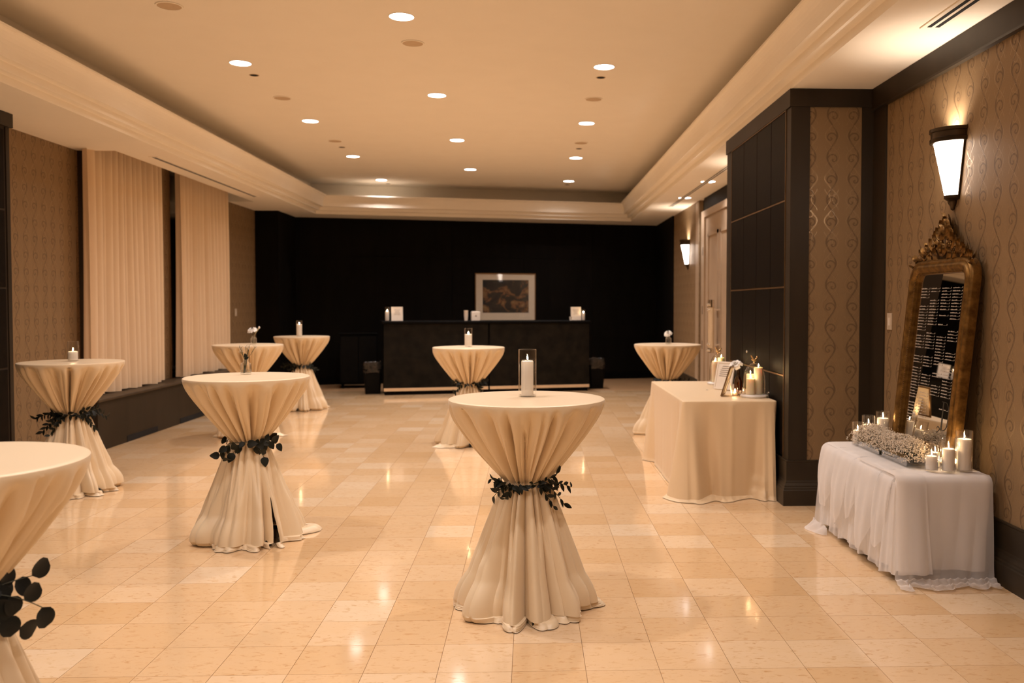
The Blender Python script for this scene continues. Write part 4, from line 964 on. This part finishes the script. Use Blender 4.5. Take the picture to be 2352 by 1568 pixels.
# candle cluster, front
for (x, y, r, h, rc, hc, l1, li) in ((2.222, 4.861, .0365, .145, .029, .074, 'lowest candle, at the trough end', .7), (2.285, 4.955, .030, .145, .024, .078, 'candle tucked behind, in the narrow glass', .5),
                                  (2.306, 4.838, .0402, .186, .0318, .118, 'middle-height candle, between the low and tall ones', .7), (2.400, 4.850, .0455, .224, .0375, .170, 'tallest candle, nearest the wall', 1.0)):
    hurricane(x, y, ZW, r, h, 'clear glass cylinder of the ' + l1 + ' by the flowers', 'glass cylinders on the mirror table')
    candle(x, y, ZW+.009, rc, hc, 'white pillar ' + l1 + ' on the mirror table', li, .9, 'wax', 'pillar candles on the mirror table')
for (x, y, r, h, rc, hc, l1, li) in ((2.150, 5.79, .037, .148, .028, .085, 'behind the flower trough end', .5), (2.226, 5.80, .0425, .19, .032, .122, 'beside it, half hidden by flowers', .6), (2.318, 5.79, .045, .218, .0355, .165, 'close to the gilt frame foot', 1.0)):
    hurricane(x, y, ZW, r, h, 'clear candle glass ' + l1 + ' near the pier', 'glass cylinders on the mirror table')
    candle(x, y, ZW+.009, rc, hc, 'white pillar candle ' + l1 + ' near the pier', li, .9, 'wax', 'pillar candles on the mirror table')
t = thing('tea_light', 'small glowing tea light between the two tallest candles by the wall', 'candle', (2.352, 4.905, ZW))
MB().lathe([(.001, .001), (.019, .001), (.021, .06), (.019, .06), (.017, .005), (.001, .005)], 18).build('holder', M['glass'], t, True); MB().lathe([(.001, .006), (.016, .006), (.016, .03), (.001, .029)], 14).build('wax', M['wax'], t, True)
MB().lathe([(.0003, .032), (.004, .04), (.003, .05), (.0002, .062)], 8).build('flame', M['flame'], t, True)
# flower troughs
def trough(x, y, ln, wd, ht, rz, label, lab2, seed, n_=2600):
    t = thing('flower_trough', label, 'planter', (x, y, ZW), rz, 'clear flower troughs')
    a, b = wd/2, ln/2; m = MB(); q = .003
    m.box(-a, a, -b, b, 0, q); m.box(-a, -a+q, -b, b, q, ht); m.box(a-q, a, -b, b, q, ht); m.box(-a+q, a-q, -b, -b+q, q, ht); m.box(-a+q, a-q, b-q, b, q, ht)
    m.build('box', M['glass'], t)
    MB().box(-a+.004, a-.004, -b+.004, b-.004, .004, ht*.55).build('water', M['water'], t)
    f_ = thing('gypsophila_mass', lab2, 'flowers', (x, y, ZW), rz, 'masses of baby breath'); rg = random.Random(seed); st = MB(); bl = MB()
    for k in range(n_):
        u = rg.uniform(-1, 1); v = rg.gauss(0, .45); v = max(-1.15, min(1.15, v)); dome = math.sqrt(max(0, 1-(v/1.2)**2))*math.sqrt(max(.05, 1-abs(u)**4))
        z = ht*.55+(.115*dome)*rg.uniform(.35, 1.0)+.012*math.sin(9*u+seed); px_, py_ = v*(a+.055), u*(b+.045)
        bl.ball((px_, py_, z), rg.uniform(.0026, .0047), 5, 3)
        if k % 5 == 0: st.tube([(v*a*.5, u*b*.85, ht*.2), (px_, py_, z)], .0007, 3, False)
    st.build('stems', M['stem'], f_, True); b_ = bl.build('blossoms', M['breath'], f_, True); b_['kind'] = 'stuff'
trough(2.185, 5.155, .36, .11, .07, 0, 'clear rectangular trough of flowers at the candle cluster end', 'dense mass of tiny white blossoms at the candle cluster end', 1)
trough(2.185, 5.545, .34, .11, .07, 0, 'clear rectangular trough of flowers at the pier end', 'dense mass of tiny white blossoms at the pier end', 2)

# ---- gilt mirror leaning on the wall.  local x -> toward the viewpoint along the wall, y -> into the wall, z -> up
TL = .104
mr = thing('gilt_mirror', 'tall gilt mirror with carved crest and white lettered seating list, leaning on the wall', 'mirror', (2.385, 5.355, ZW+.003), -PI/2)
mr.rotation_euler = (-TL, 0, -PI/2)
HW, HT_, BW, RC = .42, 1.20, .088, .13
def ring_pts(o):
    w_, r = HW-o, max(RC-o*.75, .02); top = HT_-o; P_ = [(-w_, o), (w_, o)]
    P_ += [(w_-r+r*math.cos(a), top-r+r*math.sin(a)) for a in [PI/2*k/8 for k in range(9)]]
    P_ += [(-w_+r+r*math.cos(a), top-r+r*math.sin(a)) for a in [PI/2+PI/2*k/8 for k in range(9)]]
    return P_
sec = [(0, .030), (0, -.012), (.006, -.024), (.018, -.030), (.028, -.026), (.034, -.034), (.048, -.040), (.062, -.036), (.074, -.022), (.082, -.016), (.088, -.016), (BW, -.006), (BW, .012)]
MB().grid([[(p[0], y, p[1]) for p in ring_pts(o)] for o, y in sec], True).build('frame', M['gold'], mr, True)
MB().grid([[(p[0], y, p[1]) for p in ring_pts(o)] for o, y in ((.001, .031), (.0, .0295), (.10, .0295))], True).build('backboard_edge', M['mahogany'], mr)
bd = MB(); rp = ring_pts(BW-.008); tot_ = 0; path = rp+[rp[0]]
for a, b in zip(path, path[1:]):
    d = math.hypot(b[0]-a[0], b[1]-a[1]); k = max(1, int(d/.013))
    for i in range(k): s_ = i/k; bd.ball((a[0]+(b[0]-a[0])*s_, -.017, a[1]+(b[1]-a[1])*s_), .0048, 6, 4)
bo = bd.build('bead_trim', M['golddark'], mr, True)
gp = ring_pts(BW-.004); MB().add([(p[0], .004, p[1]) for p in gp], [tuple(range(len(gp)))]).build('mirror_glass', M['mirror'], mr)
gp = ring_pts(.01); MB().add([(p[0], .0285, p[1]) for p in gp], [tuple(range(len(gp)))]).build('backboard', M['mahogany'], mr)
# lettering: columns of guest names with dotted leaders and table numbers
lt = MB(); rg = random.Random(8)
def word(x, z, wd, h):
    xx = x
    while xx < x+wd-.002:
        cw = rg.uniform(.0022, .0042); hh = h*rg.choice((.62, .62, .7, 1)); lt.add([(xx, .0030, z), (xx+cw, .0030, z), (xx+cw, .0030, z+hh), (xx, .0030, z+hh)], [(0, 1, 2, 3)]); xx += cw+.0011
cols_ = [(-.275, [(0, 4), (6, 15), (16, 21), (23, 26), (27, 38), (39, 46)]), (-.135, [(0, 2), (4, 13), (15, 21), (23, 27), (29, 33), (35, 44)]), (.01, [(0, 8), (9, 10), (12, 13), (16, 26), (28, 30), (32, 36)]), (.15, [(0, 11), (14, 18), (21, 24), (26, 36), (39, 40)])]
for x0_, blocks in cols_:
    for a, b in blocks:
        for k in range(a, b):
            z = 1.02-.0185*k; w1 = rg.uniform(.026, .044); w2 = rg.uniform(.026, .046); word(x0_, z, w1, .0074); word(x0_+w1+.004, z, w2, .0074)
            xe = x0_+.118; lt.add([(x0_+w1+w2+.008, .0030, z), (xe-.006, .0030, z), (xe-.006, .0030, z+.0011), (x0_+w1+w2+.008, .0030, z+.0011)], [(0, 1, 2, 3)])
            lt.add([(xe-.004, .0030, z), (xe, .0030, z), (xe, .0030, z+.008), (xe-.004, .0030, z+.008)], [(0, 1, 2, 3)])
lo = lt.build('white_lettering', M['white'], mr)
# black monogram letter D at the foot of the glass
mg = MB(); cx_, cz_ = .225, .265; ou_, in_ = [], []
for k in range(25):
    a = -PI/2+PI*k/24; th_ = .004+.013*math.cos(a)**2; ou_.append((cx_+.062*math.cos(a), .0029, cz_+.085*math.sin(a))); in_.append((cx_+(.062-th_)*math.cos(a), .0029, cz_+(.085-.005)*math.sin(a)))
mg.grid([ou_, in_]); mg.add([(cx_-.03, .0029, cz_-.085), (cx_-.014, .0029, cz_-.085), (cx_-.014, .0029, cz_+.085), (cx_-.03, .0029, cz_+.085)], [(0, 1, 2, 3)])
for s_ in (-1, 1): mg.add([(cx_-.045, .0029, cz_+s_*.085), (cx_+.002, .0029, cz_+s_*.085), (cx_+.002, .0029, cz_+s_*.080), (cx_-.045, .0029, cz_+s_*.080)], [(0, 1, 2, 3)])
sw_ = [(cx_-.03+.0*k, .0029, 0) for k in range(1)]
fl = [(cx_-.03-.05*math.sin(k/10*PI*.9), .0029, cz_-.085+.018*math.sin(k/10*2*PI)) for k in range(11)]
mg.grid([[(p[0], p[1], p[2]+.003) for p in fl], [(p[0], p[1], p[2]-.003) for p in fl]])
mg.build('monogram', M['ink'], mr)
# carved crest: C-scrolls, acanthus leaves and rosettes
cr = thing('x', 'x', 'x'); bpy.data.objects.remove(cr)
crest = MB()
def scroll(cx, cz, r0, r1, a0, a1, th_, y=-.012, flip=1):
    N = 26; path = []; rad = []
    for k in range(N+1):
        s_ = k/N; a = a0+(a1-a0)*s_; r = r0+(r1-r0)*s_; path.append((flip*(cx+r*math.cos(a)), y-.006*math.sin(PI*s_), cz+r*math.sin(a))); rad.append(th_*(.55+.45*math.sin(PI*(.12+.8*s_))))
    crest.tube(path, rad, 8)
def acan(x, z, ang, L, W, flip=1, y=-.01):
    rows = []
    for i in range(9):
        s_ = i/8; wd = W*math.sin(PI*min(1, .12+s_*.88))**.8*(1+.18*math.cos(s_*22)); cvx = ang+.5*s_*s_
        px_ = x+L*s_*math.cos(cvx); pz_ = z+L*s_*math.sin(cvx); nx_, nz_ = -math.sin(cvx), math.cos(cvx)
        rows.append([(flip*(px_+nx_*wd*q), y-.020*(1-abs(q))-.012*s_+(.006 if abs(q) == .5 else 0), pz_+nz_*wd*q) for q in (-1, -.5, 0, .5, 1)])
    crest.grid(rows); crest.grid([[(p[0], y+.012, p[2]) for p in r_] for r_ in rows])
CB = HT_-.004
for fz in (1, -1):
    scroll(.0, CB+.085, .060, .052, -PI*.5, PI*.42, .0105, flip=fz); scroll(.055, CB+.135, .012, .036, -PI*.2, PI*1.3, .007, flip=fz)
    scroll(.03, CB+.075, .034, .012, -PI*.6, PI*.7, .008, flip=fz); scroll(.135, CB+.055, .050, .014, PI*.95, -PI*.75, .010, flip=fz); scroll(.235, CB+.025, .040, .012, PI*.95, -PI*.8, .009, flip=fz); scroll(.335, CB-.012, .032, .01, PI*.85, -PI*.7, .008, flip=fz)
    for (x, z, a, L, W) in ((.02, CB+.15, 1.35, .115, .018), (.03, CB+.14, 1.0, .10, .016), (.05, CB+.12, .7, .085, .016), (.06, CB+.09, .35, .09, .018), (.09, CB+.10, .95, .08, .015), (.11, CB+.05, .55, .10, .018), (.15, CB+.06, .15, .085, .017),
                            (.18, CB+.03, .75, .075, .015), (.20, CB+.03, .2, .09, .016), (.25, CB+.02, .5, .065, .014), (.27, CB+.005, -.1, .09, .014), (.34, CB-.005, .3, .055, .012), (.345, CB-.03, -.35, .07, .012), (.08, CB+.0, .9, .07, .018), (.16, CB-.005, .9, .06, .016), (.02, CB+.03, 1.2, .07, .016)):
        acan(x, z, a, L, W, fz)
    for (x, z) in ((.105, CB+.085), (.175, CB+.045)):
        for k in range(7): a = 2*PI*k/7; crest.ball((fz*(x+.013*math.cos(a)), -.026, z+.013*math.sin(a)), .0075, 6, 4)
        crest.ball((fz*x, -.032, z), .007, 7, 5)
acan(0, CB+.16, PI/2-.25, .13, .020); acan(0, CB+.12, PI/2-.25, .10, .022, 1, -.022); crest.ball((0, -.03, CB+.10), .014, 8, 6); crest.ball((0, -.03, CB+.055), .012, 8, 6)
crest.build('crest', M['golddark'], mr, 75)
